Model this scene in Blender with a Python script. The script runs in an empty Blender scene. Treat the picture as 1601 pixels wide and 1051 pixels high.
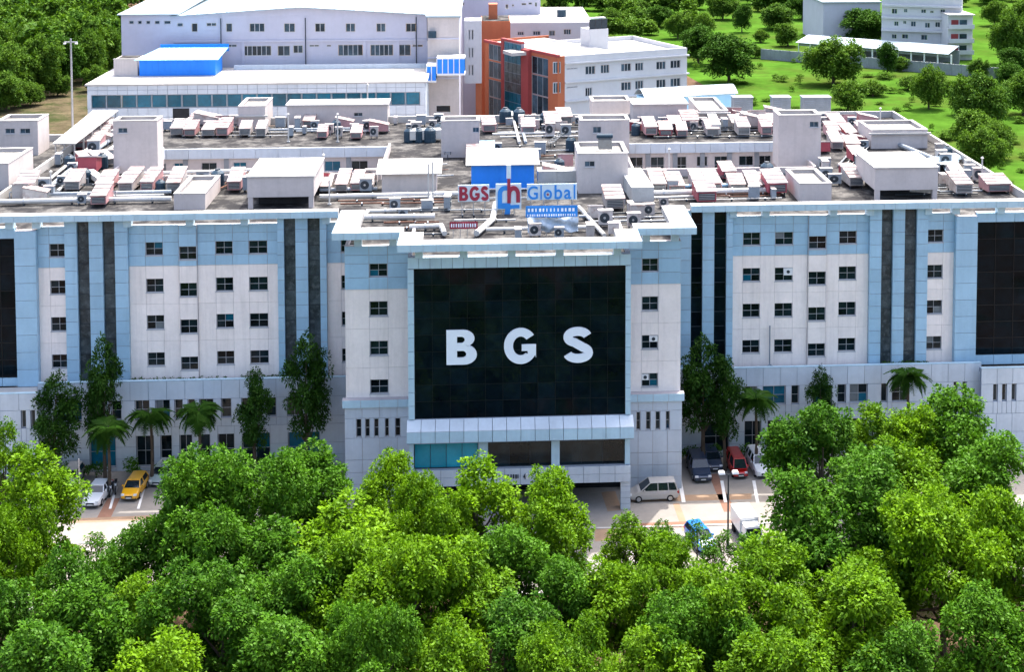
import bpy, math, random
import numpy as np
from mathutils import Vector, Matrix
R = math.radians
rng = random.Random(11)
S = bpy.context.scene
COL = S.collection

# ---------------------------------------------------------------- camera
W0, H0, F = 1601.0, 1051.0, 2250.0          # photograph size and focal length in its pixels
PPX, PPY = 900.0, -80.0                     # optical axis in the photograph (shift lens, upright verticals)
YAW = math.atan(140 / F); PITCH = math.atan(140 / F)
CAM = Vector((-2.5, -142.0, 60.0))
cam_d = bpy.data.cameras.new('camera'); cam = bpy.data.objects.new('camera', cam_d); COL.objects.link(cam)
cam.location = CAM; cam.rotation_euler = (math.pi / 2 - PITCH, 0, -YAW)
cam_d.sensor_fit = 'HORIZONTAL'; cam_d.sensor_width = 36.0; cam_d.lens = 36.0 * F / W0
cam_d.shift_x = (W0 / 2 - PPX) / W0; cam_d.shift_y = (PPY - H0 / 2) / W0
cam_d.clip_end = 6000; cam_d.clip_start = 1.0
S.camera = cam
# ---------------------------------------------------------------- light
SUN_AZ = math.atan2(0.46, 0.89)             # towards +x and +y: behind the building, from the right
SUN_EL = R(64)
w = bpy.data.worlds.new('World'); S.world = w; w.use_nodes = True
nt = w.node_tree
sky = nt.nodes.new('ShaderNodeTexSky'); sky.sky_type = 'NISHITA'; sky.sun_disc = False
sky.sun_elevation = SUN_EL; sky.sun_rotation = SUN_AZ
sky.air_density = 1.0; sky.dust_density = 6.0; sky.ozone_density = 1.0
nt.links.new(sky.outputs[0], nt.nodes['Background'].inputs[0]); nt.nodes['Background'].inputs[1].default_value = 0.15
sd = bpy.data.lights.new('sun', 'SUN'); sd.energy = 2.0; sd.angle = R(0.5); sd.color = (1.0, 0.96, 0.9)
so = bpy.data.objects.new('sun', sd); COL.objects.link(so)
sdir = Vector((math.sin(SUN_AZ) * math.cos(SUN_EL), math.cos(SUN_AZ) * math.cos(SUN_EL), math.sin(SUN_EL)))
so.rotation_euler = sdir.to_track_quat('Z', 'Y').to_euler(); so.location = (60, 80, 150)
S.view_settings.view_transform = 'Standard'; S.view_settings.look = 'None'
S.view_settings.exposure = 2.0; S.view_settings.gamma = 1.0
S.cycles.max_bounces = 6; S.cycles.transparent_max_bounces = 4

# ---------------------------------------------------------------- helpers
FW = Vector((math.sin(YAW) * math.cos(PITCH), math.cos(YAW) * math.cos(PITCH), -math.sin(PITCH)))
RT = Vector((math.cos(YAW), -math.sin(YAW), 0)); UP = RT.cross(FW)
def ray(px, py): return FW + RT * ((px - PPX) / F) + UP * ((PPY - py) / F)
def at(px, py, y=None, z=None):
    """where the sight line of a photograph pixel meets the plane y=.. or z=.."""
    d = ray(px, py)
    t = (y - CAM.y) / d.y if y is not None else (z - CAM.z) / d.z
    return CAM + d * t
def on_wall(px, py, p0, p1):
    d = ray(px, py); n = Vector((p1.y - p0.y, p0.x - p1.x, 0))
    return CAM + d * ((p0 - CAM).dot(n) / d.dot(n))

class MB:
    def __init__(s): s.v = []; s.f = []; s.m = []; s.k = 0
    def face(s, pts):
        b = len(s.v); s.v += [tuple(p) for p in pts]; s.f.append(tuple(range(b, b + len(pts)))); s.m.append(s.k)
    def hexa(s, p):                         # 8 points: bottom ring then top ring
        b = len(s.v); s.v += [tuple(q) for q in p]
        for f in ((3, 2, 1, 0), (4, 5, 6, 7), (0, 1, 5, 4), (1, 2, 6, 5), (2, 3, 7, 6), (3, 0, 4, 7)):
            s.f.append(tuple(b + i for i in f)); s.m.append(s.k)
        return s
    def box(s, x0, x1, y0, y1, z0, z1):
        if x1 < x0: x0, x1 = x1, x0
        if y1 < y0: y0, y1 = y1, y0
        if z1 < z0: z0, z1 = z1, z0
        return s.hexa([(x0, y0, z0), (x1, y0, z0), (x1, y1, z0), (x0, y1, z0),
                       (x0, y0, z1), (x1, y0, z1), (x1, y1, z1), (x0, y1, z1)])
    def cyl(s, p0, p1, r0, r1=None, n=8, caps=True):
        r1 = r0 if r1 is None else r1
        p0, p1 = Vector(p0), Vector(p1); d = (p1 - p0).normalized()
        a = d.orthogonal().normalized(); c = d.cross(a); b = len(s.v)
        for p, r in ((p0, r0), (p1, r1)):
            for i in range(n):
                t = 2 * math.pi * i / n; s.v.append(tuple(p + (a * math.cos(t) + c * math.sin(t)) * r))
        for i in range(n):
            j = (i + 1) % n; s.f.append((b + i, b + j, b + n + j, b + n + i)); s.m.append(s.k)
        if caps:
            s.f.append(tuple(b + n - 1 - i for i in range(n))); s.m.append(s.k)
            s.f.append(tuple(b + n + i for i in range(n))); s.m.append(s.k)
        return s
    def tube(s, path, r, n=8):
        for i in range(len(path) - 1): s.cyl(path[i], path[i + 1], r if not isinstance(r, list) else r[i], r if not isinstance(r, list) else r[i + 1], n)
        return s
    def ball(s, c, r, n=8, rows=5, sz=1.0):
        b = len(s.v)
        for i in range(rows + 1):
            t = math.pi * i / rows
            for j in range(n):
                u = 2 * math.pi * j / n
                s.v.append((c[0] + r * math.sin(t) * math.cos(u), c[1] + r * math.sin(t) * math.sin(u), c[2] + r * sz * math.cos(t)))
        for i in range(rows):
            for j in range(n):
                k = (j + 1) % n
                s.f.append((b + i * n + j, b + (i + 1) * n + j, b + (i + 1) * n + k, b + i * n + k)); s.m.append(s.k)
        return s
    def loft(s, rings, caps=True):
        n = len(rings[0]); b = len(s.v)
        for r in rings: s.v += [tuple(p) for p in r]
        for i in range(len(rings) - 1):
            for j in range(n):
                k = (j + 1) % n
                s.f.append((b + i * n + j, b + i * n + k, b + (i + 1) * n + k, b + (i + 1) * n + j)); s.m.append(s.k)
        if caps:
            s.f.append(tuple(b + n - 1 - j for j in range(n))); s.m.append(s.k)
            s.f.append(tuple(b + (len(rings) - 1) * n + j for j in range(n))); s.m.append(s.k)
        return s
    def mesh(s, name, mats, off=None, smooth=False):
        me = bpy.data.meshes.new(name)
        v = s.v if off is None else [(p[0] - off[0], p[1] - off[1], p[2] - off[2]) for p in s.v]
        me.from_pydata(v, [], s.f)
        for m in (mats if isinstance(mats, (list, tuple)) else [mats]): me.materials.append(m)
        if any(s.m): me.polygons.foreach_set('material_index', s.m)
        if smooth: me.polygons.foreach_set('use_smooth', [True] * len(s.f))
        me.update(); return me
    def build(s, name, mats, parent=None, loc=None, smooth=False):
        """one mesh object; vertices are given in world coordinates and stored relative to the thing's base"""
        off = Vector(loc) if loc is not None else (Vector(parent['_o']) if parent is not None and '_o' in parent else Vector((0, 0, 0)))
        return link(name, s.mesh(name, mats, off, smooth), parent, loc)
def link(name, me, parent=None, loc=None):
    o = bpy.data.objects.new(name, me); COL.objects.link(o)
    if parent is not None:
        o.parent = parent
        if '_o' in parent: o['_o'] = list(parent['_o'])
    if loc is not None: o.location = loc
    return o
LABELS = {}
def tag(o, label, cat, group=None):
    assert 4 <= len(label.split()) <= 17, label
    if label in LABELS and not group: print('DUPLICATE LABEL', label)
    LABELS[label] = 1
    o['label'] = label; o['category'] = cat
    if group: o['group'] = group
    return o
def thing(name, label, cat, loc=(0, 0, 0), group=None):
    o = bpy.data.objects.new(name, None); COL.objects.link(o); o.location = loc; o['_o'] = list(loc)
    o.empty_display_size = 0.3
    return tag(o, label, cat, group)
def copy_tree(o, parent=None):
    c = o.copy(); COL.objects.link(c); c.parent = parent
    for ch in o.children: copy_tree(ch, c)
    return c
def structure(o): o['kind'] = 'structure'; return o
def stuff(o): o['kind'] = 'stuff'; return o
ORD = ['zeroth', 'first', 'second', 'third', 'fourth', 'fifth', 'sixth', 'seventh', 'eighth', 'ninth', 'tenth', 'eleventh', 'twelfth',
       'thirteenth', 'fourteenth', 'fifteenth', 'sixteenth', 'seventeenth', 'eighteenth', 'nineteenth', 'twentieth', 'twenty-first', 'twenty-second']

# ---------------------------------------------------------------- materials
def mat(name, rgb, rough=0.6, var=0.10, scale=0.6, spec=0.25, metal=0.0, streak=0.0, island=0.0, bump=0.0, grime=None):
    m = bpy.data.materials.new(name); m.use_nodes = True; t = m.node_tree; N = t.nodes; L = t.links
    p = N['Principled BSDF']; p.inputs['Roughness'].default_value = rough
    p.inputs['Specular IOR Level'].default_value = spec; p.inputs['Metallic'].default_value = metal
    geo = N.new('ShaderNodeNewGeometry')
    def noise(sc, det=4.0, vec=None, rg=0.6):
        n = N.new('ShaderNodeTexNoise'); n.inputs['Scale'].default_value = sc; n.inputs['Detail'].default_value = det
        n.inputs['Roughness'].default_value = rg; L.new(vec or geo.outputs['Position'], n.inputs['Vector']); return n.outputs['Fac']
    def rng_(sock, a, b, lo, hi):
        r = N.new('ShaderNodeMapRange'); r.inputs[1].default_value = a; r.inputs[2].default_value = b
        r.inputs[3].default_value = lo; r.inputs[4].default_value = hi; L.new(sock, r.inputs[0]); return r.outputs[0]
    def mul(a, b):
        q = N.new('ShaderNodeMath'); q.operation = 'MULTIPLY'; L.new(a, q.inputs[0]); L.new(b, q.inputs[1]); return q.outputs[0]
    f = rng_(noise(scale), 0.3, 0.7, 1 - var, 1 + var)
    f = mul(f, rng_(noise(scale * 7), 0.3, 0.7, 1 - var * 0.5, 1 + var * 0.5))
    if streak:
        mp = N.new('ShaderNodeMapping'); mp.inputs['Scale'].default_value = (1.0, 1.0, 0.07); L.new(geo.outputs['Position'], mp.inputs['Vector'])
        f = mul(f, rng_(noise(1.1, 6, mp.outputs[0], 0.75), 0.48, 0.78, 1.0, 1 - streak))
    if island:
        oi = N.new('ShaderNodeObjectInfo'); ad = N.new('ShaderNodeMath'); ad.operation = 'ADD'
        L.new(oi.outputs['Random'], ad.inputs[0]); L.new(geo.outputs['Random Per Island'], ad.inputs[1])
        fr = N.new('ShaderNodeMath'); fr.operation = 'FRACT'; L.new(ad.outputs[0], fr.inputs[0])
        f = mul(f, rng_(fr.outputs[0], 0, 1, 1 - island, 1 + island))
    vm = N.new('ShaderNodeVectorMath'); vm.operation = 'SCALE'; vm.inputs[0].default_value = rgb[:3]; L.new(f, vm.inputs['Scale'])
    col = vm.outputs[0]
    if grime:
        mx = N.new('ShaderNodeMix'); mx.data_type = 'RGBA'; mx.inputs[7].default_value = (*grime[0], 1)
        L.new(col, mx.inputs[6]); L.new(rng_(noise(grime[1], 6, None, 0.7), grime[2], grime[2] + 0.14, 0, grime[3]), mx.inputs[0]); col = mx.outputs[2]
    L.new(col, p.inputs['Base Color'])
    if bump:
        b = N.new('ShaderNodeBump'); b.inputs['Strength'].default_value = bump; b.inputs['Distance'].default_value = 0.1
        L.new(noise(scale * 9, 5), b.inputs['Height']); L.new(b.outputs[0], p.inputs['Normal'])
    return m
def leaf_mat(name, lo, hi, trans=0.35):
    m = bpy.data.materials.new(name); m.use_nodes = True; t = m.node_tree; N = t.nodes; L = t.links
    N.remove(N['Principled BSDF']); out = N['Material Output']
    at_ = N.new('ShaderNodeAttribute'); at_.attribute_name = 'tone'
    geo = N.new('ShaderNodeNewGeometry'); oi = N.new('ShaderNodeObjectInfo')
    def ma(op, a, b):
        q = N.new('ShaderNodeMath'); q.operation = op
        for i, x in enumerate((a, b)):
            if isinstance(x, float): q.inputs[i].default_value = x
            else: L.new(x, q.inputs[i])
        return q.outputs[0]
    s = ma('ADD', ma('MULTIPLY', at_.outputs['Fac'], 0.55), ma('MULTIPLY', geo.outputs['Random Per Island'], 0.25))
    s = ma('ADD', s, ma('MULTIPLY', oi.outputs['Random'], 0.25))
    mx = N.new('ShaderNodeMix'); mx.data_type = 'RGBA'; L.new(s, mx.inputs[0])
    mx.inputs[6].default_value = (*lo, 1); mx.inputs[7].default_value = (*hi, 1)
    d = N.new('ShaderNodeBsdfDiffuse'); tr = N.new('ShaderNodeBsdfTranslucent'); g = N.new('ShaderNodeBsdfGlossy')
    g.inputs['Roughness'].default_value = 0.45; g.inputs['Color'].default_value = (0.7, 1.0, 0.5, 1)
    tc = N.new('ShaderNodeMix'); tc.data_type = 'RGBA'; tc.blend_type = 'MULTIPLY'; tc.inputs[0].default_value = 1.0
    L.new(mx.outputs[2], tc.inputs[6]); tc.inputs[7].default_value = (1.4, 1.5, 0.4, 1)
    L.new(mx.outputs[2], d.inputs[0]); L.new(tc.outputs[2], tr.inputs[0])
    a = N.new('ShaderNodeMixShader'); a.inputs[0].default_value = trans; L.new(d.outputs[0], a.inputs[1]); L.new(tr.outputs[0], a.inputs[2])
    b = N.new('ShaderNodeMixShader'); b.inputs[0].default_value = 0.012; L.new(a.outputs[0], b.inputs[1]); L.new(g.outputs[0], b.inputs[2])
    L.new(b.outputs[0], out.inputs[0]); return m

MAT = {}
MAT['pink'] = mat('pale_pink_cladding', (0.84, 0.76, 0.715), 0.55, 0.06, 0.4, streak=0.20, island=0.03)
MAT['blue'] = mat('pale_blue_cladding', (0.325, 0.50, 0.63), 0.38, 0.06, 0.4, streak=0.14, island=0.06)
MAT['lblue'] = mat('light_blue_cladding', (0.42, 0.57, 0.65), 0.4, 0.06, 0.4, streak=0.14, island=0.04)
MAT['grey'] = mat('grey_blue_cladding', (0.50, 0.555, 0.61), 0.45, 0.06, 0.4, streak=0.14, island=0.04)
MAT['joint'] = mat('joint_backing', (0.22, 0.26, 0.32), 0.8, 0.08)
MAT['pjoint'] = mat('pale_joint_backing', (0.40, 0.37, 0.38), 0.8, 0.06)
MAT['glass'] = mat('black_glass', (0.003, 0.007, 0.010), 0.05, 0.5, 0.25, spec=0.13, island=0.35)
MAT['wglass'] = mat('window_glass', (0.006, 0.014, 0.018), 0.07, 0.5, 0.8, spec=0.22, island=0.6)
MAT['tglass'] = mat('teal_glass', (0.006, 0.095, 0.150), 0.1, 0.35, 0.25, spec=0.25, island=0.25)
MAT['sglass'] = mat('dusty_strip_glass', (0.050, 0.064, 0.070), 0.25, 0.4, 1.2, spec=0.25, island=0.3, grime=((0.15, 0.17, 0.175), 1.6, 0.5, 0.5))
MAT['white'] = mat('white_paint', (0.74, 0.74, 0.74), 0.5, 0.06, 0.5, streak=0.06)
MAT['frame'] = mat('window_frame', (0.42, 0.43, 0.45), 0.45, 0.05)
MAT['roof'] = mat('weathered_roof', (0.095, 0.092, 0.088), 0.9, 0.45, 0.6, spec=0.05, grime=((0.022, 0.022, 0.024), 0.45, 0.41, 0.9), bump=0.3)
MAT['wroof'] = mat('white_roof_coat', (0.40, 0.39, 0.375), 0.75, 0.10, 0.4, grime=((0.42, 0.39, 0.36), 0.7, 0.58, 0.6))
MAT['room'] = mat('cream_plaster', (0.49, 0.445, 0.43), 0.8, 0.08, 0.35, streak=0.14)
MAT['roomside'] = MAT['room']
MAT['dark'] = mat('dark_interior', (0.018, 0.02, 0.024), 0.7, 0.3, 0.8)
MAT['duct'] = mat('white_duct', (0.46, 0.46, 0.445), 0.45, 0.12, 0.7, grime=((0.40, 0.38, 0.36), 1.2, 0.58, 0.6))
MAT['pipe'] = mat('grey_pipe', (0.24, 0.275, 0.31), 0.4, 0.15, 0.8)
MAT['ac_cream'] = mat('cream_metal', (0.40, 0.37, 0.355), 0.5, 0.15, 0.8, island=0.22, grime=((0.22, 0.14, 0.12), 0.9, 0.52, 0.7))
MAT['ac_pink'] = mat('pink_metal', (0.46, 0.25, 0.25), 0.5, 0.15, 0.8, island=0.15, grime=((0.30, 0.18, 0.17), 1.1, 0.6, 0.6))
MAT['ac_red'] = mat('maroon_metal', (0.34, 0.07, 0.09), 0.5, 0.15, 0.8, island=0.15)
MAT['grille'] = mat('dark_grille', (0.03, 0.04, 0.05), 0.5, 0.3, 2.0)
MAT['tank'] = mat('dark_blue_plastic', (0.02, 0.045, 0.07), 0.4, 0.15)
MAT['steel'] = mat('steel', (0.42, 0.44, 0.46), 0.35, 0.1, metal=0.6)
MAT['bluemetal'] = mat('bright_blue_sheet', (0.02, 0.23, 0.80), 0.45, 0.05, 0.4, streak=0.06)
MAT['lbluemetal'] = mat('pale_blue_sheet', (0.32, 0.60, 0.80), 0.4, 0.05)
MAT['letter'] = mat('white_letter', (0.78, 0.82, 0.88), 0.5, 0.02)
MAT['signboard'] = mat('sign_board', (0.58, 0.68, 0.72), 0.6, 0.08, 1.5)
MAT['signred'] = mat('sign_red', (0.30, 0.03, 0.055), 0.5, 0.06, 2)
MAT['signblue'] = mat('sign_blue', (0.03, 0.23, 0.62), 0.5, 0.06, 2)
MAT['tarp'] = mat('silver_tarp', (0.42, 0.50, 0.58), 0.35, 0.25, 1.5, bump=0.6)
MAT['concrete'] = mat('concrete_paving', (0.255, 0.235, 0.21), 0.85, 0.10, 0.3, grime=((0.28, 0.26, 0.24), 0.25, 0.55, 0.5))
MAT['tan'] = mat('tan_paver', (0.30, 0.205, 0.135), 0.85, 0.12, 0.8)
MAT['brown'] = mat('brown_paver', (0.24, 0.13, 0.09), 0.85, 0.12, 0.8)
MAT['paint'] = mat('white_road_paint', (0.7, 0.7, 0.68), 0.7, 0.08, 1)
MAT['kerb'] = mat('kerb_concrete', (0.42, 0.41, 0.39), 0.85, 0.12, 0.8)
MAT['soil'] = mat('red_soil', (0.105, 0.068, 0.046), 0.95, 0.25, 0.25, spec=0.0, grime=((0.03, 0.055, 0.015), 0.12, 0.5, 0.8), bump=0.4)
MAT['field'] = mat('grass_field', (0.044, 0.104, 0.012), 0.95, 0.35, 0.05, spec=0.0, grime=((0.050, 0.072, 0.014), 0.03, 0.48, 0.85), bump=0.5)
MAT['scrub'] = mat('dry_scrub', (0.075, 0.062, 0.038), 0.95, 0.35, 0.2, spec=0.0, grime=((0.025, 0.038, 0.012), 0.12, 0.47, 0.85), bump=0.9)
MAT['bark'] = mat('bark', (0.075, 0.058, 0.042), 0.95, 0.25, 1.5, bump=0.5)
MAT['orange'] = mat('orange_render', (0.37, 0.115, 0.055), 0.75, 0.08, 0.3, streak=0.10)
MAT['redwall'] = mat('red_render', (0.27, 0.05, 0.05), 0.75, 0.08, 0.3, streak=0.08)
MAT['lilac'] = mat('pale_lilac_wall', (0.45, 0.45, 0.53), 0.75, 0.05, 0.2, streak=0.06)
MAT['bwhite'] = mat('off_white_wall', (0.50, 0.505, 0.525), 0.75, 0.05, 0.2, streak=0.06)
MAT['metalroof'] = mat('white_metal_roof', (0.28, 0.35, 0.39), 0.4, 0.06, 0.15)
MAT['bglass'] = mat('far_window_glass', (0.03, 0.055, 0.075), 0.15, 0.5, 0.4, island=0.6)
MAT['greywall'] = mat('grey_boundary_wall', (0.24, 0.26, 0.28), 0.85, 0.15, 0.3, streak=0.2)
MAT['leaf_bright'] = leaf_mat('leaf_bright', (0.012, 0.055, 0.003), (0.150, 0.285, 0.004), 0.2)
MAT['leaf_mid'] = leaf_mat('leaf_mid', (0.007, 0.042, 0.005), (0.080, 0.195, 0.008), 0.18)
MAT['leaf_dark'] = leaf_mat('leaf_dark', (0.010, 0.038, 0.006), (0.055, 0.130, 0.012), 0.15)
MAT['leaf_far'] = leaf_mat('leaf_far', (0.014, 0.052, 0.010), (0.110, 0.200, 0.018), 0.18)
MAT['leaf_weed'] = leaf_mat('leaf_weed', (0.035, 0.085, 0.008), (0.075, 0.150, 0.012))
MAT['mullion'] = mat('black_mullion', (0.006, 0.008, 0.010), 0.4, 0.1)
MAT['blind'] = mat('pale_blind', (0.14, 0.16, 0.17), 0.5, 0.15, 1.5)
MAT['lid'] = mat('chalky_pink_lid', (0.33, 0.285, 0.275), 0.6, 0.2, 0.7, spec=0.1, island=0.2, grime=((0.24, 0.12, 0.11), 0.55, 0.5, 0.7))
MAT['rust'] = mat('rusty_pipe', (0.13, 0.065, 0.045), 0.8, 0.25, 1.5)
MAT['teal_bright'] = mat('bright_teal_glass', (0.02, 0.30, 0.40), 0.15, 0.12, 0.4, island=0.12)
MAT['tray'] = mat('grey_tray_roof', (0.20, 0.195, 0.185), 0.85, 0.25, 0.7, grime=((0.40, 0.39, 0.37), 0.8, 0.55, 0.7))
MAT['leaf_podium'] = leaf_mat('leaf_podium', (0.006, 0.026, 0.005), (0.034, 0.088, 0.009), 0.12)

# ================================================================ SETTING: ground
def sheet(name, pts, z, m, kind=True):
    b = MB(); b.face([(p[0], p[1], z) for p in pts]); o = b.build(name, m)
    return structure(o)
def px_poly(pts, z): return [at(p[0], p[1], z=z) for p in pts]
sheet('ground', [(-3000, -300), (3000, -300), (3000, 5000), (-3000, 5000)], -0.03, MAT['soil'])
sheet('grass_field', [(66, 70), (900, 70), (1600, 2400), (-500, 2400), tuple(at(880, 20, z=0).xy), tuple(at(1060, 110, z=0).xy), (66, 150)], -0.022, MAT['field'])
sheet('scrub_ground', [(-400, 62), (-48, 62), (-48, 240), (-60, 420), (-400, 420)], -0.022, MAT['scrub'])
sheet('road', [(-90, -27.5), (90, -27.5), (90, -16.5), (-90, -16.5)], -0.012, MAT['concrete'])
lot = sheet('parking_pavement', [(-80, -16.5), (80, -16.5), (80, 2), (-80, 2)], -0.008, MAT['concrete'])
nb = 0
def band(px, m, name='paver_band', z=-0.004):
    b = MB(); b.face([(p.x, p.y, z) for p in px_poly(px, 0)])
    o = b.build(name, m, lot); return o
band([(985, 776), (1175, 772), (1175, 781), (985, 786)], MAT['tan'])
band([(1052, 788), (1062, 787), (1078, 830), (1067, 831)], MAT['tan'])
band([(1108, 742), (1122, 741), (1150, 800), (1132, 801)], MAT['brown'])
band([(930, 826), (1000, 822), (1000, 842), (930, 847)], MAT['tan'], z=0.002)
band([(985, 819), (1180, 812), (1182, 820), (985, 828)], MAT['brown'], z=0.003)
band([(168, 780), (188, 779), (172, 812), (150, 813)], MAT['brown'])
band([(100, 812), (240, 806), (240, 813), (100, 819)], MAT['tan'], z=0.001)
band([(940, 770), (962, 768), (972, 798), (950, 800)], MAT['tan'])
for (a, c) in ((1060, 1066), (1126, 1131), (1176, 1181), (124, 128), (180, 184), (224, 228)):
    y0 = 752 if a > 600 else 762
    band([(a, y0), (c, y0), (c + (6 if a > 600 else -10), y0 + 34), (a + (6 if a > 600 else -10), y0 + 34)], MAT['paint'], 'bay_line', 0.006)
for k in range(15):
    b = MB(); x = -75 + k * 10; b.box(x, x + 9.96, -28.0, -27.5, -0.03, 0.12); b.build('kerb', MAT['kerb'], lot)
    b = MB(); b.box(x, x + 9.96, -16.75, -16.5, -0.03, 0.05); b.build('kerb', MAT['kerb'], lot)

# ================================================================ MAIN BUILDING
HB = thing('hospital_building', 'wide multi-storey hospital with blue and pale pink cladding and black glass front', 'building')
PANELS = {}                                  # kind -> list of (boxes) ; the largest become parts, the rest one joined part
def panel(kind, m, x0, x1, y0, y1, z0, z1):
    PANELS.setdefault((kind, m), []).append((x0, x1, y0, y1, z0, z1))
def cuts(a, b, n): return [a + (b - a) * i / n for i in range(n + 1)]
def inside(r, x, z): return r[0] < x < r[1] and r[2] < z < r[3]
GAP = 0.022
def clad(wall, kind, m, xs, zs, y, holes=(), th=0.05, thick=0.3, gap=None):
    """wall backing with openings, plus one raised panel per cell, in front of the plane y"""
    g = GAP if gap is None else gap
    lo, hi = min(xs), max(xs)
    xs = sorted(set([round(v, 3) for v in xs] + [round(v, 3) for h in holes for v in h[:2] if lo < v < hi]))
    def thin(a, edges):
        keep = [a[0]]
        for v in a[1:]:
            if v - keep[-1] > 0.35: keep.append(v)
            elif v == a[-1] or any(abs(v - q) < 0.002 for q in edges):
                if len(keep) > 1 and not any(abs(keep[-1] - q) < 0.002 for q in edges): keep[-1] = v
                elif v - keep[-1] > .02: keep.append(v)
        return keep
    xs = thin(xs, [q for h in holes for q in h[:2]])
    for i in range(len(xs) - 1):
        cx = (xs[i] + xs[i + 1]) / 2; hs = [h for h in holes if h[0] < cx < h[1]]
        zz = sorted(set([round(v, 3) for v in zs] + [round(v, 3) for h in hs for v in h[2:4] if min(zs) < v < max(zs)]))
        zz = thin(zz, [q for h in hs for q in h[2:4]])
        for j in range(len(zz) - 1):
            if any(h[2] < (zz[j] + zz[j + 1]) / 2 < h[3] for h in hs): continue
            wall.box(xs[i], xs[i + 1], y, y + thick, zz[j], zz[j + 1])
            panel(kind, m, xs[i] + g, xs[i + 1] - g, y - th, y - 0.004, zz[j] + g, zz[j + 1] - g)
WCACHE = {}
def pane_mesh(w_, h_, m, name='pane'):
    k = (round(w_, 2), round(h_, 2), m, name)
    if k not in WCACHE: WCACHE[k] = MB().box(0, w_, 0, 0.03 if name == 'pane' else .12, 0, h_).mesh(name, MAT[m])
    return WCACHE[k]
def window(root, x0, x1, z0, z1, y, nx=2, nz=2, gm='wglass', fr=0.07, name='window', fm='frame', depth=0.22, sill=True):
    """frame in the opening, one pane object per light; a dark back keeps the room behind it unlit"""
    ox, oy, oz = root['_o']
    b = MB(); w_, h_ = x1 - x0, z1 - z0
    b.box(0, fr, 0, 0.1, 0, h_).box(w_ - fr, w_, 0, 0.1, 0, h_).box(fr, w_ - fr, 0, 0.1, 0, fr).box(fr, w_ - fr, 0, 0.1, h_ - fr, h_)
    pw = (w_ - 2 * fr) / nx; ph = (h_ - 2 * fr) / nz; mb = 0.034
    for i in range(1, nx): b.box(fr + i * pw - mb / 2, fr + i * pw + mb / 2, 0.01, 0.09, fr, h_ - fr)
    for i in range(1, nz):
        for q in range(nx): b.box(fr + q * pw + mb / 2 * (q > 0), fr + (q + 1) * pw - mb / 2 * (q < nx - 1), 0.015, 0.085, fr + i * ph - mb / 2, fr + i * ph + mb / 2)
    o = link(name, b.mesh(name, MAT[fm]), root, (x0 - ox, y + depth - 0.12 - oy, z0 - oz))
    if '_o' in o: del o['_o']
    for i in range(nx):
        for j in range(nz):
            g2 = gm if gm != 'wglass' else rng.choice(('wglass',) * 22 + ('tglass', 'blind'))
            p = link('pane', pane_mesh(pw - mb, ph - mb, g2), o, (fr + i * pw + mb / 2, 0.05, fr + j * ph + mb / 2))
    if name == 'window' and w_ > .8 and sill:
        link('sill', pane_mesh(w_ + .16, .07, 'frame', 'sill'), o, (-.08, -depth + .03, -.075))
    return o

def X(px, y=0.0, py=460): return at(px, py, y=y).x
def Z(py, px, y=0.0): return at(px, py, y=y).z
ZP = Z(349, 400)                 # parapet top of the wings
ZC0, ZC1 = Z(342, 400, -1.2), Z(332, 400, -1.2)   # cornice bottom and top
ZR = ZP - 0.55                   # roof surface
ZB = Z(414, 330)                 # lower edge of the blue band
ZW = [(Z(b, 400) , Z(t, 400)) for t, b in ((376, 396.5), (433, 454.5), (490, 512), (548, 569))]
ZPOD = Z(592, 436, -1.6)
ZSTEP = ZW[0][0] - ZW[1][0]
print('zs', ZP, ZC0, ZC1, ZR, ZB, ZW, ZPOD)
wallL, wallR = MB(), MB()
def pil(wall, x0, x1, y, z0, z1, n, m='blue', side=0.5):
    wall.box(x0 + .03, x1 - .03, y + 0.06, y + side, z0, z1)
    zz = cuts(z0, z1, n)
    for j in range(n):
        panel('blue_panel', m, x0, x1, y, y + 0.05, zz[j] + GAP, zz[j + 1] - GAP)
    for sx in (x0, x1 - 0.025):
        for j in range(n): panel('blue_panel_return', m, sx, sx + 0.025, y + 0.055, y + side - 0.02, zz[j] + GAP, zz[j + 1] - GAP)
def strip(x0, x1, y, z0, z1, n, gm):
    fr = MB().box(x0, x0 + .05, y - .05, y + .05, z0, z1).box(x1 - .05, x1, y - .05, y + .05, z0, z1)
    zz = cuts(z0, z1, n)
    for z in zz: fr.box(x0 + .05, x1 - .05, y - .04, y + .04, z - .03, z + .03)
    o = fr.build('glass_strip', MAT['grille'], HB)
    for j in range(n):
        link('pane', pane_mesh(x1 - x0 - .1, zz[j + 1] - zz[j] - .06, gm), o, (x0 + .05, y, zz[j] + .03))
def feature(wall, px, gm):
    """tall pilasters with glass strips between, up to the cornice; px = edges in the photograph"""
    e = [X(p) for p in px]; z0, z1 = ZPOD - 0.6, ZC0 - 0.01
    for i in range(0, len(e) - 1, 2): pil(wall, e[i], e[i + 1], -0.55, z0, z1, 13)
    for i in range(1, len(e) - 1, 2):
        strip(e[i], e[i + 1], -0.12, z0, z1, 11, gm); wall.box(e[i], e[i + 1], 0.0, 0.3, z0, z1)
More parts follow.
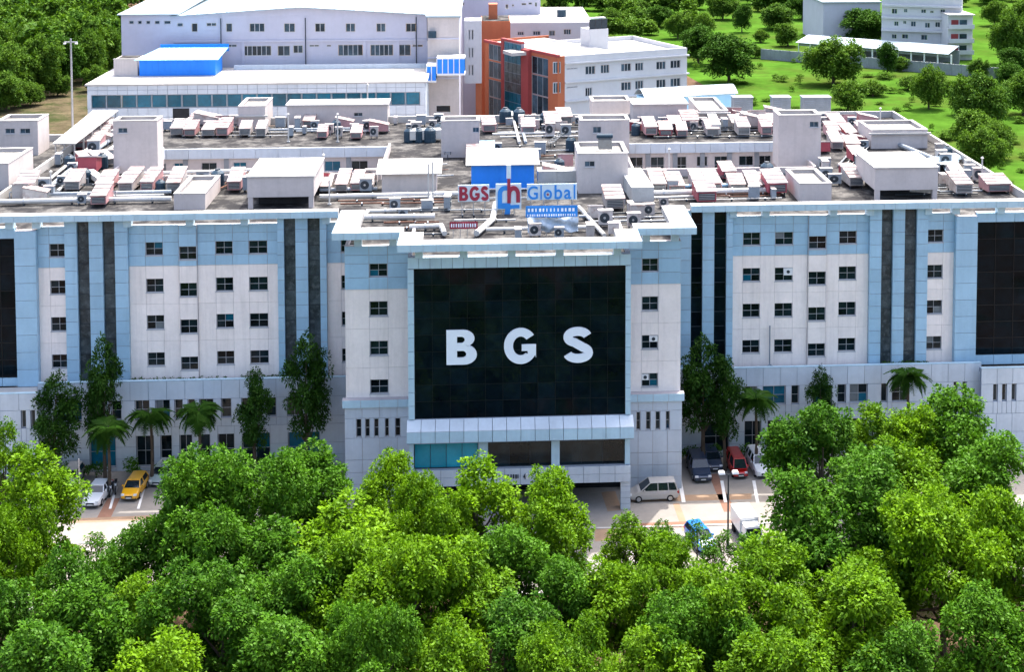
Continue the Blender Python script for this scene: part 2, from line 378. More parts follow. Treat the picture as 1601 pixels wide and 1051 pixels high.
def bay(wall, p0, p1, cols, bays=(), nx=None):
    """wing wall between two features; cols = window edges in the photograph, bays = narrow proud bays with lower windows"""
    edges = [X(p0)] + [v for c in bays for v in (X(c[0]) - .06, X(c[1]) + .06)] + [X(p1)]
    mids = [ZPOD - 0.6] + [(ZW[k + 1][1] + ZW[k][0]) / 2 for k in (2, 1)] + [ZB]
    for s in range(len(edges) - 1):
        x0, x1 = edges[s], edges[s + 1]; isb = s % 2 == 1; dz = .42 if isb else 0; y = -.22 if isb else 0.0
        cs = [c for c in (bays if isb else cols) if x0 - .1 < X((c[0] + c[1]) / 2) < x1 + .1]
        holes = [(X(c[0]), X(c[1]), a - dz, b - dz) for c in cs for a, b in ZW]
        xs = [x0, x1]; last = x0
        for c in sorted(cs) + [None]:
            nxt = X(c[0]) if c else x1
            if nxt - last > 2.6: xs += [(last + nxt) / 2]
            last = X(c[1]) if c else x1
        clad(wall, 'pink_panel', 'pink', xs, mids, y, holes, thick=.3 - y, gap=.011)
        clad(wall, 'blue_panel', 'blue', xs, [ZB, ZW[0][0] - dz, ZW[0][1] - dz, (ZW[0][1] + ZP) / 2, ZP], y - .05, holes, thick=.35 - y, gap=.018)
        for h in holes: window(HB, *h, y if h[2] < ZB - .5 else y - .05, fr=.045)
def end_glass(wall, p0, p1, ptop, pbot, pref, n, rows, gm='glass'):
    x0, x1 = X(p0), X(p1); z0, z1 = Z(pbot, pref), Z(ptop, pref)
    wall.box(x0, x1, 0.1, 0.4, ZPOD - .6, ZP)
    fr = MB(); xs, zs = cuts(x0, x1, n), cuts(z0, z1, rows)
    for x in xs: fr.box(x - .04, x + .04, -.36, -.22, z0, z1)
    for z in zs:
        for i in range(n): fr.box(xs[i] + .04, xs[i + 1] - .04, -.35, -.23, z - .04, z + .04)
    o = fr.build('glass_wall', MAT['mullion'], HB)
    for i in range(n):
        for j in range(rows): link('pane', pane_mesh(xs[i + 1] - xs[i] - .08, zs[j + 1] - zs[j] - .08, gm), o, (xs[i] + .04, -.31, zs[j] + .04))
    for j, (a, b) in enumerate(((ZPOD - .6, z0 - .05), (z1 + .05, ZP))):
        for i in range(n): panel('blue_panel', 'blue', xs[i] + GAP, xs[i + 1] - GAP, -.42, .05, a, b)
# left wing
end_glass(wallL, -70, 27, 372, 588, 20, 4, 8)
pil(wallL, X(28), X(61), -0.75, ZPOD - .6, ZP - .25, 9, side=.75)
bay(wallL, 61, 105, [(79, 105)], nx=2)
feature(wallL, [105, 124, 143, 164, 183, 203], 'sglass')
bay(wallL, 203, 437, [(229, 256), (338, 365), (390, 419)], [(282, 309)])
feature(wallL, [436, 446, 464, 483, 502, 512], 'sglass')
bay(wallL, 512, 552, [(534, 552)], nx=2)
# right wing
feature(wallR, [1050, 1079, 1097, 1115, 1134, 1144], 'glass')
bay(wallR, 1144, 1357, [(1161, 1188), (1211, 1239), (1311, 1338)], [(1263, 1290)])
feature(wallR, [1357, 1375, 1393, 1411, 1430, 1447], 'sglass')
bay(wallR, 1447, 1490, [(1447.5, 1473)], nx=2)
pil(wallR, X(1490), X(1523), -0.75, ZPOD - .6, ZP - .25, 9, side=.75)
end_glass(wallR, 1524, 1640, 346, 552, 1560, 4, 8)
XL, XR = X(-70), X(1640)
wallL.build('wing_wall', MAT['pjoint'], HB); wallR.build('wing_wall', MAT['pjoint'], HB)

# cornice: a raised visor in front of the parapet, on brackets
def cornice(segs, z0, z1, step=1.16):
    """segs: boxes (x0,x1,y0,y1, sides) with panels on the front ('f') and the ends ('l','r')"""
    for (x0, x1, y0, y1, sd_) in segs:
        o = MB().box(x0 + .04, x1 - .04, y0 + .04, y1, z0, z1).build('cornice', MAT['wroof'], HB)
        n = max(1, round((x1 - x0) / step)); xs = cuts(x0, x1, n)
        if 'f' in sd_:
            for i in range(n):
                MB().box(xs[i] + .012, xs[i + 1] - .012, y0 - .02, y0 + .036, z0 - .03, z1 - .02).build('fascia_panel', MAT['lblue'], o)
        n = max(1, round((y1 - y0) / step)); ys = cuts(y0 + .05, y1, n)
        for c, xx in (('l', x0 - .02), ('r', x1 - .016)):
            if c in sd_:
                for i in range(n): MB().box(xx, xx + .036, ys[i] + .012, ys[i + 1] - .012, z0 - .03, z1 - .02).build('fascia_panel', MAT['lblue'], o)
cornice([(XL - .8, X(530, -1.2), -1.2, -.1, 'f'), (X(1080, -1.2), XR + .8, -1.2, -.1, 'f')], ZC0, ZC1)
for px in (20, 62, 203, 300, 385, 512, 1144, 1195, 1300, 1357, 1447, 1490, 1560):
    MB().box(X(px) - .35, X(px) + .35, -.7, .25, ZP - .02, ZC0 + .02).build('bracket', MAT['lblue'], HB)

# podium in front of the wings: two storeys with planters on its roof edge
YPOD = -1.6
def podium(p0, p1, y, wins, ztop, name, lower=True, nx=None):
    wl = MB(); x0, x1 = X(p0, y, 650), X(p1, y, 650); holes = []
    for wn in wins: holes.append((X(wn[0], y, 650), X(wn[1], y, 650), wn[2], wn[3]))
    nx = nx or max(2, round((x1 - x0) / 1.75))
    zmid = (zu[0] + zl[1]) / 2; lo_ = [h for h in holes if h[2] < 2]; hi_ = [h for h in holes if h[2] >= 2]
    clad(wl, 'grey_panel', 'grey', cuts(x0, x1, nx) if not lo_ else [x0, x1], [0, 1.2, 2.4, zmid], y, lo_, thick=.35)
    clad(wl, 'grey_panel', 'grey', cuts(x0, x1, nx) if len(hi_) < 4 else [x0, x1], [zmid, hi_[0][2] - .02, hi_[0][3] + .02], y, hi_, thick=.35)
    clad(wl, 'grey_panel', 'grey', cuts(x0, x1, nx), [hi_[0][3] + .02, ztop], y, [], thick=.35)
    for h in holes:
        wd = h[1] - h[0]
        window(HB, h[0], h[1], h[2], h[3], y, nx=1 if wd < 1.2 else 2, nz=1 if wd < .7 else 2, gm='tglass' if wd > 1.2 and rng.random() < .35 else 'wglass', depth=.3)
    wl.box(x0, x1, y + .36, y + .7, ztop - .5, ztop - .1)
    wl.build(name, MAT['joint'], HB)
    for i in range(max(2, round((x1 - x0) / 2.4))):
        n = max(2, round((x1 - x0) / 2.4)); a = x0 + (x1 - x0) * i / n
        panel('coping_panel', 'lblue', a + .01, a + (x1 - x0) / n - .01, y - .06, y + .34, ztop + .003, ztop + .06)
zu, zl = (Z(656, 243, YPOD), Z(626, 243, YPOD)), (0.4, Z(680, 300, YPOD))
print('podium', zu, zl, ZPOD)
wl_ = [(p, q, *zu) for p, q in ((93, 128), (139, 158), (174, 190), (211, 234), (243, 266), (273, 286), (294, 305), (312, 334), (346, 362), (378, 396), (416, 432), (449, 472), (484, 498))]
wl_ += [(p, q, *zl) for p, q in ((139, 180), (212, 240), (250, 268), (280, 300), (312, 328), (340, 366), (378, 422), (450, 500))]
podium(60, 545, YPOD, wl_, ZPOD, 'podium_wall')
wr_ = [(p, q, *zu) for p, q in ((1090, 1122), (1164, 1183), (1192, 1228), (1237, 1249), (1272, 1300), (1309, 1322), (1328, 1356), (1377, 1387), (1394, 1420), (1490, 1496), (1504, 1510))]
wr_ += [(p, q, *zl) for p, q in ((1100, 1140), (1164, 1190), (1200, 1228), (1260, 1300), (1310, 1345), (1370, 1420))]
podium(1060, 1533, YPOD, wr_, ZPOD, 'podium_wall')
zs_ = (Z(670, 40, YPOD - 2.6), Z(642, 40, YPOD - 2.6))
podium(-90, 60, YPOD - 2.6, [(33, 40.5, *zs_), (48, 55, *zs_)], ZPOD, 'podium_wall')
podium(1533, 1680, YPOD - 1.6, [(1552, 1559, *zs_), (1566, 1573, *zs_), (1581, 1588, *zs_)], ZPOD, 'podium_wall')
MB().box(X(60, YPOD, 650), X(545, YPOD, 650), YPOD + .72, -.56, ZPOD - .9, ZPOD - .6).box(X(1060, YPOD, 650), X(1680, YPOD, 650), YPOD + .72, -.9, ZPOD - .9, ZPOD - .62).build('podium_roof', MAT['wroof'], HB)
MB().box(X(-90, YPOD - 2.6, 650), X(60, YPOD, 650), YPOD - 2.2, -.8, ZPOD - .9, ZPOD - .6).build('podium_roof', MAT['wroof'], HB)

# centre block flanks
YF, YG = -8.4, -13.0
def flank(p0, p1, wpx, rows, slots, slotz, band_px, pink_px, pref):
    wl = MB(); x0, x1 = X(p0, YF, 520), X(p1, YF, 520)
    zt, zb, zk = Z(band_px[0], pref, YF), Z(band_px[1], pref, YF), Z(pink_px, pref, YF)
    holes = [(X(wpx[0], YF, 520), X(wpx[1], YF, 520), Z(b, pref, YF), Z(a, pref, YF)) for a, b in rows]
    n = 1; xs4 = [x0, x1]
    clad(wl, 'blue_panel', 'blue', xs4, [zb, holes[0][2] - .03, holes[0][3] + .03, (holes[0][3] + zt) / 2, zt], YF - .06, holes[:1], thick=.36)
    zz = [zk, (holes[3][3] + holes[2][2]) / 2, (holes[2][3] + holes[1][2]) / 2, zb]
    clad(wl, 'pink_panel', 'pink', xs4, zz, YF, holes[1:], thick=.3, gap=.011)
    sl = [(X(a, YF - .5, 660), X(b, YF - .5, 660), Z(slotz[1], pref, YF - .5), Z(slotz[0], pref, YF - .5)) for a, b in slots]
    clad(wl, 'grey_panel', 'grey', cuts(x0 - .1, x1 + .1, 4), [0, 1.2, 2.4, 3.6, sl[0][2] - .1], YF - .5, [], thick=.3)
    clad(wl, 'grey_panel', 'grey', [x0 - .1, x1 + .1], [sl[0][2] - .1, sl[0][3] + .1], YF - .5, sl, thick=.3)
    clad(wl, 'grey_panel', 'grey', cuts(x0 - .1, x1 + .1, 4), [sl[0][3] + .1, zk - .75], YF - .5, [], thick=.3)
    clad(wl, 'blue_panel', 'lblue', cuts(x0 - .3, x1 + .3, 4), [zk - .74, zk], YF - .75, [], thick=.7)
    for h in holes: window(HB, *h, YF)
    for h in sl: window(HB, *h, YF - .5, nx=1, nz=2, fr=.04)
    wl.box(x0 + .02, x1 - .02, YF + .4, YF + .6, 0, zt - .05)
    # flank sides run back to the wings
    for xx in (x0, x1 - .3): wl.box(xx, xx + .3, YF + .62, -.6, 0, zt)
    wl.build('block_wall', MAT['pjoint'], HB); return zt
ztL = flank(540, 646, (578, 607), ((412, 433), (471, 494.5), (533, 556), (593.5, 616)), ((557, 565), (571, 578), (585, 592), (602, 608), (618, 626)), (655, 683), (384, 452), 621, 590)
flank(976, 1064, (1003, 1029), ((404, 425), (463.5, 486), (524, 546), (583.5, 605)), ((995, 1001), (1010, 1017), (1025, 1032), (1041, 1047)), (644, 672), (377, 444), 612, 1016)

# glass volume with the frame round it
gx0, gx1 = X(648, YG, 530), X(977.5, YG, 530); gz0, gz1 = Z(652, 815, YG), Z(418, 815, YG)
fx0, fx1 = X(638, YG, 530), X(986, YG, 530); zg_top = Z(400, 815, YG)
wl = MB()
wl.box(fx0 + .05, fx1 - .05, YG + .45, YG + .7, gz0 - .2, zg_top)
wl.box(fx0, fx0 + .3, YG + .72, YF + .3, Z(740, 815, YG), zg_top).box(fx1 - .3, fx1, YG + .72, YF + .3, Z(740, 815, YG), zg_top)
wl.box(fx0 + .03, fx1 - .03, YG - .05, YG + .4, gz1 + .04, zg_top - .02)
wl.box(fx0 + .03, gx0 - .02, YG - .05, YG + .4, gz0, gz1).box(gx1 + .02, fx1 - .03, YG - .05, YG + .4, gz0, gz1)
n = 20; xs = cuts(fx0, fx1, n)
for i in range(n): panel('blue_panel', 'lblue', xs[i] + GAP, xs[i + 1] - GAP, YG - .12, YG - .06, gz1 + .06, zg_top)
zz = cuts(gz0, gz1, 11)
for j in range(11):
    for a, b in ((fx0, gx0 - .03), (gx1 + .03, fx1)): panel('blue_panel', 'lblue', a, b, YG - .12, YG - .06, zz[j] + GAP, zz[j + 1] - GAP)
wl.build('block_wall', MAT['joint'], HB)
NX, NZ = 12, 9
fr = MB(); xs, zs = cuts(gx0, gx1, NX), cuts(gz0, gz1, NZ)
for x in xs: fr.box(x - .02, x + .02, YG + .16, YG + .24, gz0, gz1)
for z in zs:
    for i in range(NX): fr.box(xs[i] + .02, xs[i + 1] - .02, YG + .165, YG + .235, z - .02, z + .02)
cw = fr.build('glass_wall', MAT['mullion'], HB)
for i in range(NX):
    for j in range(NZ):
        p = link('pane', pane_mesh(xs[i + 1] - xs[i] - .04, zs[j + 1] - zs[j] - .04, 'glass'), cw, (xs[i] + .02, YG + .18, zs[j] + .02))
        p.rotation_euler = (rng.uniform(-.004, .004), 0, rng.uniform(-.004, .004))
# sloping ledge under the glass, window storey, spandrel and the open porch
za, zb, zc, zd, ze = gz0 - .05, Z(672, 815, YG - 1.0), Z(690, 815, YG - 1.0), Z(731, 815, YG), Z(756, 815, YG)
n = 16; xs = cuts(fx0 - .15, fx1 + .25, n); wl = MB()
wl.box(fx0, fx1, YG + .02, YG + .45, zc, za)
for i in range(n):
    a, b = xs[i] + GAP, xs[i + 1] - GAP
    o = MB().hexa([(a, YG - 1.0, zb - .06), (b, YG - 1.0, zb - .06), (b, YG + .01, za - .07), (a, YG + .01, za - .07), (a, YG - 1.0, zb), (b, YG - 1.0, zb), (b, YG + .01, za), (a, YG + .01, za)]).build('ledge_panel', MAT['grey'], HB)
    panel('blue_panel', 'lblue', a, b, YG - 1.0, YG - .95, zc, zb - .07)
wl.box(fx0 - .1, fx1 + .2, YG - .94, YG + .01, zc - .08, zc - .01)
wx = [X(p, YG, 715) for p in (640, 647, 748, 763, 862, 875, 977, 985)]
for i in (0, 2, 4, 6):
    wl.box(wx[i] + .03, wx[i + 1] - .03, YG + .05, YG + .45, zd, zc - .1); panel('grey_panel', 'lblue', wx[i], wx[i + 1], YG - .01, YG + .04, zd + .02, zc - .1)
for i, gm, nn in ((1, 'teal_bright', 4), (3, 'wglass', 3), (5, 'wglass', 3)): window(HB, wx[i], wx[i + 1], zd, zc - .1, YG + .1, nx=nn, nz=1, gm=gm, fr=.05, depth=.3, fm='grille')
n = 14; xs = cuts(wx[0] - .05, wx[-1] + .05, n); wl.box(xs[0] + .03, xs[-1] - .03, YG - .18, YG + .5, ze, zd - .02)
for i in range(n):
    for a, b in ((ze - .02, (ze + zd) / 2), ((ze + zd) / 2 + .03, zd)): panel('grey_panel', 'grey', xs[i] + GAP, xs[i + 1] - GAP, YG - .24, YG - .19, a, b)
wl.box(wx[0], wx[-1], YG + .52, YF - .2, ze + .3, ze + .6)
wl.build('porch_wall', MAT['joint'], HB)
for px in (655, 762, 868, 978):
    x = X(px, YG, 740); o = MB().box(x - .42, x + .42, YG + .0, YG + .85, 0, ze).build('porch_column', MAT['joint'], HB)
    for j in range(5):
        a, b = ze * j / 5 + .02, ze * (j + 1) / 5 - .02
        MB().box(x - .45, x + .45, YG - .04, YG - .004, a, b).build('column_panel', MAT['grey'], o)
        MB().box(x + .423, x + .455, YG + .0, YG + .86, a, b).build('column_panel', MAT['grey'], o)
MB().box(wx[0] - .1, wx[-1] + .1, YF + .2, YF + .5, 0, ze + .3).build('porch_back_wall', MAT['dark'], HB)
# marks on the spandrel: worn black and white characters
zm = Z(743, 830, YG); 
def mark(pxa, pxb, m, dz0=-.22, dz1=.22):
    MB().box(X(pxa, YG, 743), X(pxb, YG, 743), YG - .29, YG - .245, zm + dz0, zm + dz1).build('lettering', MAT[m], HB)
for a, b, m in ((789, 791.5, 'grille'), (793, 795.5, 'grille'), (798, 800, 'grille'), (801.5, 804, 'grille'), (805.5, 808, 'grille'), (809, 810.5, 'grille'), (837, 839.5, 'grille'), (841, 842.5, 'grille'), (845, 848, 'grille'), (874, 876, 'grille')): mark(a, b, m, -.2 + .05 * rng.random(), .2)
def glyphs(s, px, zc_, h, m, y):
    return px
# cornices of the centre block: white topped visors stepping forward
zc0, zc1 = ZC0 + .1, ZC1 + .1
fl0, fl1 = X(519, YF - 1.5, 370), X(640, YF - 1.5, 370); fr0, fr1 = X(975, YF - 1.5, 360), X(1089, YF - 1.5, 360)
yb = -1.3
c0, c1 = X(621, YG - 1.6, 388), X(1004, YG - 1.6, 388)
cornice([(fl0, fl0 + 2.3, YF + .3, yb, 'l'), (fl0, c0 + .3, YF - 1.6, YF + .3, 'fl'), (fr1 - 2.3, fr1, YF + .3, yb, 'r'), (c1 - .3, fr1, YF - 1.6, YF + .3, 'fr'),
         (c0, c0 + 2.2, YG + .2, YF - 1.64, 'l'), (c1 - 2.2, c1, YG + .2, YF - 1.64, 'r'), (c0, c1, YG - 1.5, YG + .2, 'flr')], zc0, zc1)
for px, y in ((560, YF), (615, YF), (1010, YF), (1055, YF), (655, YG), (725, YG), (800, YG), (875, YG), (965, YG)):
    x = X(px, y, 395); MB().box(x - .35, x + .35, y - .3, y + .3, (ztL if y == YF else zg_top) + .01, zc0 + .02).build('bracket', MAT['bluemetal' if False else 'lblue'], HB)

# roof slabs and courtyards
cyl_x0, cyl_x1 = at(192, 268, z=ZR).x, at(597, 268, z=ZR).x
cyr_x0, cyr_x1 = at(985, 262, z=ZR).x, at(1262, 262, z=ZR).x
YA, YB, YE = 21.0, 38.0, 57.0
def slab(x0, x1, y0, y1, name='roof', z=ZR): return MB().box(x0, x1, y0, y1, z - .4, z).build(name, MAT['roof'], HB)
slab(XL, XR, .35, YA); slab(XL, cyl_x0, YA, YB); slab(cyl_x1, cyr_x0, YA, YB); slab(cyr_x1, XR, YA, YB); slab(XL, XR, YB, YE)
slab(X(542, YF, 400), X(1062, YF, 400), YF + .62, .35); slab(fx0 + .3, fx1 - .3, YG + .72, YF + .62)
slab(XL - 17, XL, 3.5, 47)
MB().box(XL - 17, XL - 16.7, 3.5, 47, 0, ZR - .42).box(XL - 16.7, XL, 46.7, 47, 0, ZR - .42).box(XL - 16.7, XL, 3.5, 3.8, 0, ZR - .42).build('outer_wall', MAT['pink'], HB)
MB().box(XL - 17, XL, 46.6, 47, ZR + .003, ZR + .8).build('roof_parapet', MAT['wroof'], HB)
body = MB()
body.box(XL, XL + .3, .45, YE, 0, ZR - .42).box(XR - .3, XR, .45, YE, 0, ZR - .42).box(XL + .3, XR - .3, YE - .3, YE, 0, ZR - .42)
body.build('outer_wall', MAT['pink'], HB)
for (a, b, nm) in ((cyl_x0, cyl_x1, 0), (cyr_x0, cyr_x1, 1)):
    cw_ = MB(); holes = []
    k = 0; x = a + 1.2
    while x < b - 2.6:
        tall = rng.random() < .5; wd = rng.uniform(1.3, 2.2)
        holes.append((x, x + wd, ZR - (3.6 if tall else 2.6), ZR - 1.3)); x += wd + rng.uniform(.7, 2.2)
    xs = sorted([a, b] + [v for h in holes for v in h[:2]]); zs = [0, ZR - 3.6, ZR - 2.6, ZR - 1.3, ZR - .41]
    for i in range(len(xs) - 1):
        for j in range(len(zs) - 1):
            if any(inside(h, (xs[i] + xs[i + 1]) / 2, (zs[j] + zs[j + 1]) / 2) for h in holes): continue
            cw_.box(xs[i], xs[i + 1], YB, YB + .3, zs[j], zs[j + 1])
    cw_.box(a, a + .3, YA + .3, YB, 0, ZR - .41).box(b - .3, b, YA + .3, YB, 0, ZR - .41).box(a, b, YA - .3, YA, 0, ZR - .41)
    cw_.build('courtyard_wall', MAT['room'], HB)
    for h in holes: window(HB, *h, YB, nx=2, nz=2 if h[3] - h[2] > 2 else 1, gm='tglass' if rng.random() < .4 else 'wglass')
    for x in cuts(a, b, 6)[1:-1]: MB().box(x - .3, x + .3, YB - .12, YB - .003, 2, ZR - .5).build('courtyard_pier', MAT['greywall'], HB)
    # parapets round the courtyard
    n = 11; xs = cuts(a, b, n)
    for i in range(n): MB().box(xs[i] + .02, xs[i + 1] - .02, YB - .35, YB - .05, ZR - .75, ZR + .5).build('parapet_panel', MAT['grey'], HB)
    MB().box(a, b, YA - .25, YA, ZR + .002, ZR + .9).build('courtyard_parapet', MAT['room'], HB)
    for xx in (a - .25, b): MB().box(xx, xx + .25, YA + .02, YB - .4, ZR + .002, ZR + .95).build('courtyard_parapet', MAT['room'], HB)
# edge parapets of the roof
MB().box(XL, XL + .3, .4, YE, ZR + .002, ZR + .9).box(XR - .3, XR, .4, YE, ZR + .002, ZR + .9).box(XL + .3, XR - .3, YE - .3, YE, ZR + .002, ZR + .9).build('roof_parapet', MAT['wroof'], HB)

# rooftop rooms: parts of the building, placed by the foot and head of their front walls
ROOMS = []
def room(p0, p1, ytop, ybase, yback, wins=(), name='rooftop_room', m='room', rec=True, ledge=None, roofm='wroof', lift=0.0):
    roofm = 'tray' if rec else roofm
    mid = (p0 + p1) / 2; y0 = at(mid, ybase, z=ZR).y; x0, x1 = at(p0, ybase, y=y0).x, at(p1, ybase, y=y0).x
    z1 = at(mid, ytop, y=y0).z; y1 = at(mid, yback, z=z1).y; b = MB(); z0 = ZR + .003 + lift
    holes = [(at(a, v, y=y0).x, at(c, v, y=y0).x, at(a, d, y=y0).z, at(a, v, y=y0).z) for a, c, v, d in wins]
    ROOMS.append((x0, x1, y0, y1))
    xs = sorted([x0, x1] + [v for h in holes for v in h[:2]]); zs = sorted([z0, z1] + [v for h in holes for v in h[2:]])
    for i in range(len(xs) - 1):
        for j in range(len(zs) - 1):
            if any(inside(h, (xs[i] + xs[i + 1]) / 2, (zs[j] + zs[j + 1]) / 2) for h in holes): continue
            b.box(xs[i], xs[i + 1], y0, y0 + .3, zs[j], zs[j + 1])
    b.box(x0, x0 + .3, y0 + .3, y1, z0, z1).box(x1 - .3, x1, y0 + .3, y1, z0, z1).box(x0 + .3, x1 - .3, y1 - .3, y1, z0, z1)
    o = b.build(name, MAT[m], HB)
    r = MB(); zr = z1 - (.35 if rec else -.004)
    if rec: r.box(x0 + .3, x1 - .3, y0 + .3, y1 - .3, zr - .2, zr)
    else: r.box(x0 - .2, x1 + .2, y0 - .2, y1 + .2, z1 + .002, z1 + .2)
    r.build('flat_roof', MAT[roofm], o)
    if rec:
        t = .4; MB().box(x0 - .05, x1 + .05, y0 - .05, y0 + t, z1 + .002, z1 + .07).box(x0 - .05, x1 + .05, y1 - t, y1 + .05, z1 + .002, z1 + .07).box(x0 - .05, x0 + t, y0 + t, y1 - t, z1 + .002, z1 + .07).box(x1 - t, x1 + .05, y0 + t, y1 - t, z1 + .002, z1 + .07).build('coping', MAT['wroof'], o)
    if ledge:
        zl_ = at(mid, ledge, y=y0).z; MB().box(x0 - .35, x1 + .35, y0 - .35, y0 - .003, zl_ - .12, zl_ + .08).build('ledge', MAT['wroof'], o)
    for h in holes:
        ox = o['_o']; window(o, *h, y0, nx=2, nz=1, gm='bglass', fr=.05)
    return o, (x0, x1, y0, y1, z0, z1)
room(-4, 60, 189, 243, 179, [(8, 23, 201, 209), (31, 47, 201, 209)])
room(-60, 14, 256, 298, 232)
room(178, 247, 189, 271, 182, [(184.5, 199, 200, 208)])
room(373, 415, 166, 205, 153, ledge=181)
room(449, 606, 165, 196, 157, [(553, 567, 176, 182)], rec=False)
room(272, 321, 303, 328, 275)
room(690, 750, 189, 246, 182, [(739, 752 - 3, 199, 207)])
room(904, 982, 240, 302, 222, [(914, 930, 252, 261)])
room(907, 984, 188, 238, 180, [(927, 940, 198, 208)])
room(990, 1074, 164, 196, 155, rec=False)
room(1094, 1138, 173, 196, 152, ledge=176)
room(1217, 1283, 180, 262, 172, [(1266, 1280, 190, 199)])
room(1250, 1300, 287, 316, 264)
room(1362, 1450, 203, 232, 188, ledge=208)
room(925, 985, 158, 182, 150)
def water_house(p0, p1, ytop, ywall, ybase, yback):
    """plant box carried on corner posts above the roof, open and dark underneath"""
    mid = (p0 + p1) / 2; y0 = at(mid, ybase, z=ZR).y; x0, x1 = at(p0, ybase, y=y0).x, at(p1, ybase, y=y0).x
    z1, zm_ = at(mid, ytop, y=y0).z, at(mid, ywall, y=y0).z; y1 = at(mid, yback, z=z1).y; ROOMS.append((x0, x1, y0, y1))
    o = MB().box(x0, x1, y0, y1, zm_, z1).build('plant_box', MAT['room'], HB)
    MB().box(x0 - .12, x1 + .12, y0 - .12, y1 + .12, z1 + .002, z1 + .14).build('flat_roof', MAT['wroof'], o)
    for a in (x0 + .05, x1 - .55):
        for b in (y0 + .05, y1 - .55): MB().box(a, a + .5, b, b + .5, ZR + .003, zm_ - .002).build('post', MAT['room'], o)
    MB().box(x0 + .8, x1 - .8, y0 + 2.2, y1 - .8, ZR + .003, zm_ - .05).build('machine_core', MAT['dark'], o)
water_house(387, 491, 277, 308, 326, 249)
water_house(1368, 1466, 263, 297, 313, 239)
# blue metal shed with a white roof
def shed(p0, p1, ytop, ybase, yback, roof_px, name, wm, rm):
    mid = (p0 + p1) / 2; y0 = at(mid, ybase, z=ZR).y; x0, x1 = at(p0, ybase, y=y0).x, at(p1, ybase, y=y0).x; z1 = at(mid, ytop, y=y0).z; y1 = at(mid, yback, z=z1 + .8).y
    ROOMS.append((x0, x1, y0, y1))
    o = MB().box(x0, x1, y0, y1, ZR + .003, z1).build(name, MAT[wm], HB)
    n = max(3, round((x1 - x0) / .8))
    for x in cuts(x0, x1, n)[1:-1]: MB().box(x - .03, x + .03, y0 - .035, y0 - .002, ZR + .05, z1 - .02).build('sheet_rib', MAT[wm], o)
    a, b = x0 - .6, x1 + .6
    MB().hexa([(a, y0 - .6, z1 + .01), (b, y0 - .6, z1 + .01), (b, y1 + .5, z1 + .7), (a, y1 + .5, z1 + .7), (a, y0 - .6, z1 + .1), (b, y0 - .6, z1 + .1), (b, y1 + .5, z1 + .8), (a, y1 + .5, z1 + .8)]).build('sheet_roof', MAT[rm], o)
shed(737, 835, 257, 296, 233, None, 'metal_shed', 'bluemetal', 'wroof')
shed(727, 766, 232, 243, 221, None, 'metal_shed', 'bluemetal', 'lbluemetal')
shed(597, 682, 271, 304, 249, None, 'pump_shed', 'room', 'wroof')
# covered white walkway along the roof edge on the left
p = [at(82, 224, z=ZR + 2.4), at(146, 172, z=ZR + 2.4), at(185, 172, z=ZR + 2.4), at(118, 224, z=ZR + 2.4)]
b = MB(); b.hexa([(q.x, q.y, ZR + 2.3) for q in p] + [(q.x, q.y, ZR + 2.42) for q in p]); wk = b.build('walkway_roof', MAT['wroof'], HB)
for i in range(6):
    t = i / 5
    for a, c in ((p[0], p[1]), (p[3], p[2])):
        q = a.lerp(c, t * .96 + .02); s = .25 if a is p[0] else -.25
        MB().box(q.x + s - .08, q.x + s + .08, q.y - .08, q.y + .08, ZR + .003, ZR + 2.3).build('post', MAT['steel'], wk)
# ---- panels: the largest become parts of their own, the rest of a kind is one joined part
for (kind, m), lst in PANELS.items():
    lst.sort(key=lambda q: -(q[1] - q[0]) * (q[5] - q[4]))
    lim = 300 if kind in ('blue_panel', 'pink_panel', 'grey_panel') else 0
    if kind == 'coping_panel': lim = 60
    if kind == 'blue_panel': lim = 230 if m == 'blue' else 70
    if kind == 'grey_panel': lim = 290 if m == 'grey' else 10
    cache = {}
    for q in lst[:lim]:
        k = tuple(round(v, 2) for v in (q[1] - q[0], q[3] - q[2], q[5] - q[4]))
        if k not in cache:
            b = MB(); b.box(0, q[1] - q[0], 0, q[3] - q[2], 0, q[5] - q[4]); cache[k] = b.mesh(kind, MAT[m])
        link(kind, cache[k], HB, (q[0], q[2], q[4]))
    if lst[lim:]:
        b = MB()
        for q in lst[lim:]: b.box(*q)
        stuff(b.build(kind + 's', MAT[m], HB))
    print(kind, m, len(lst))

# ================================================================ LETTERS AND SIGNS
def curve_mesh(name, splines, depth, m):
    """flat letter outline (first outer, then holes) -> extruded mesh in the x-z plane, facing -y"""
    cu = bpy.data.curves.new(name, 'CURVE'); cu.dimensions = '2D'; cu.fill_mode = 'BOTH'; cu.extrude = depth / 2
    for pts in splines:
        sp = cu.splines.new('POLY'); sp.points.add(len(pts) - 1); sp.use_cyclic_u = True
        for i, q in enumerate(pts): sp.points[i].co = (q[0], q[1], 0, 1)
    return finish_curve(name, cu, m)
def finish_curve(name, cu, m):
    o = bpy.data.objects.new(name, cu); COL.objects.link(o)
    me = bpy.data.meshes.new_from_object(o.evaluated_get(bpy.context.evaluated_depsgraph_get()))
    bpy.data.objects.remove(o); bpy.data.curves.remove(cu)
    me.name = name; me.transform(Matrix.Rotation(math.pi / 2, 4, 'X')); me.materials.clear(); me.materials.append(m); return me
def text_mesh(s, m, off=0.0, depth=0.06):
    cu = bpy.data.curves.new('t', 'FONT'); cu.body = s; cu.size = 1.0; cu.offset = off; cu.extrude = depth / 2
    return finish_curve('letter', cu, m)
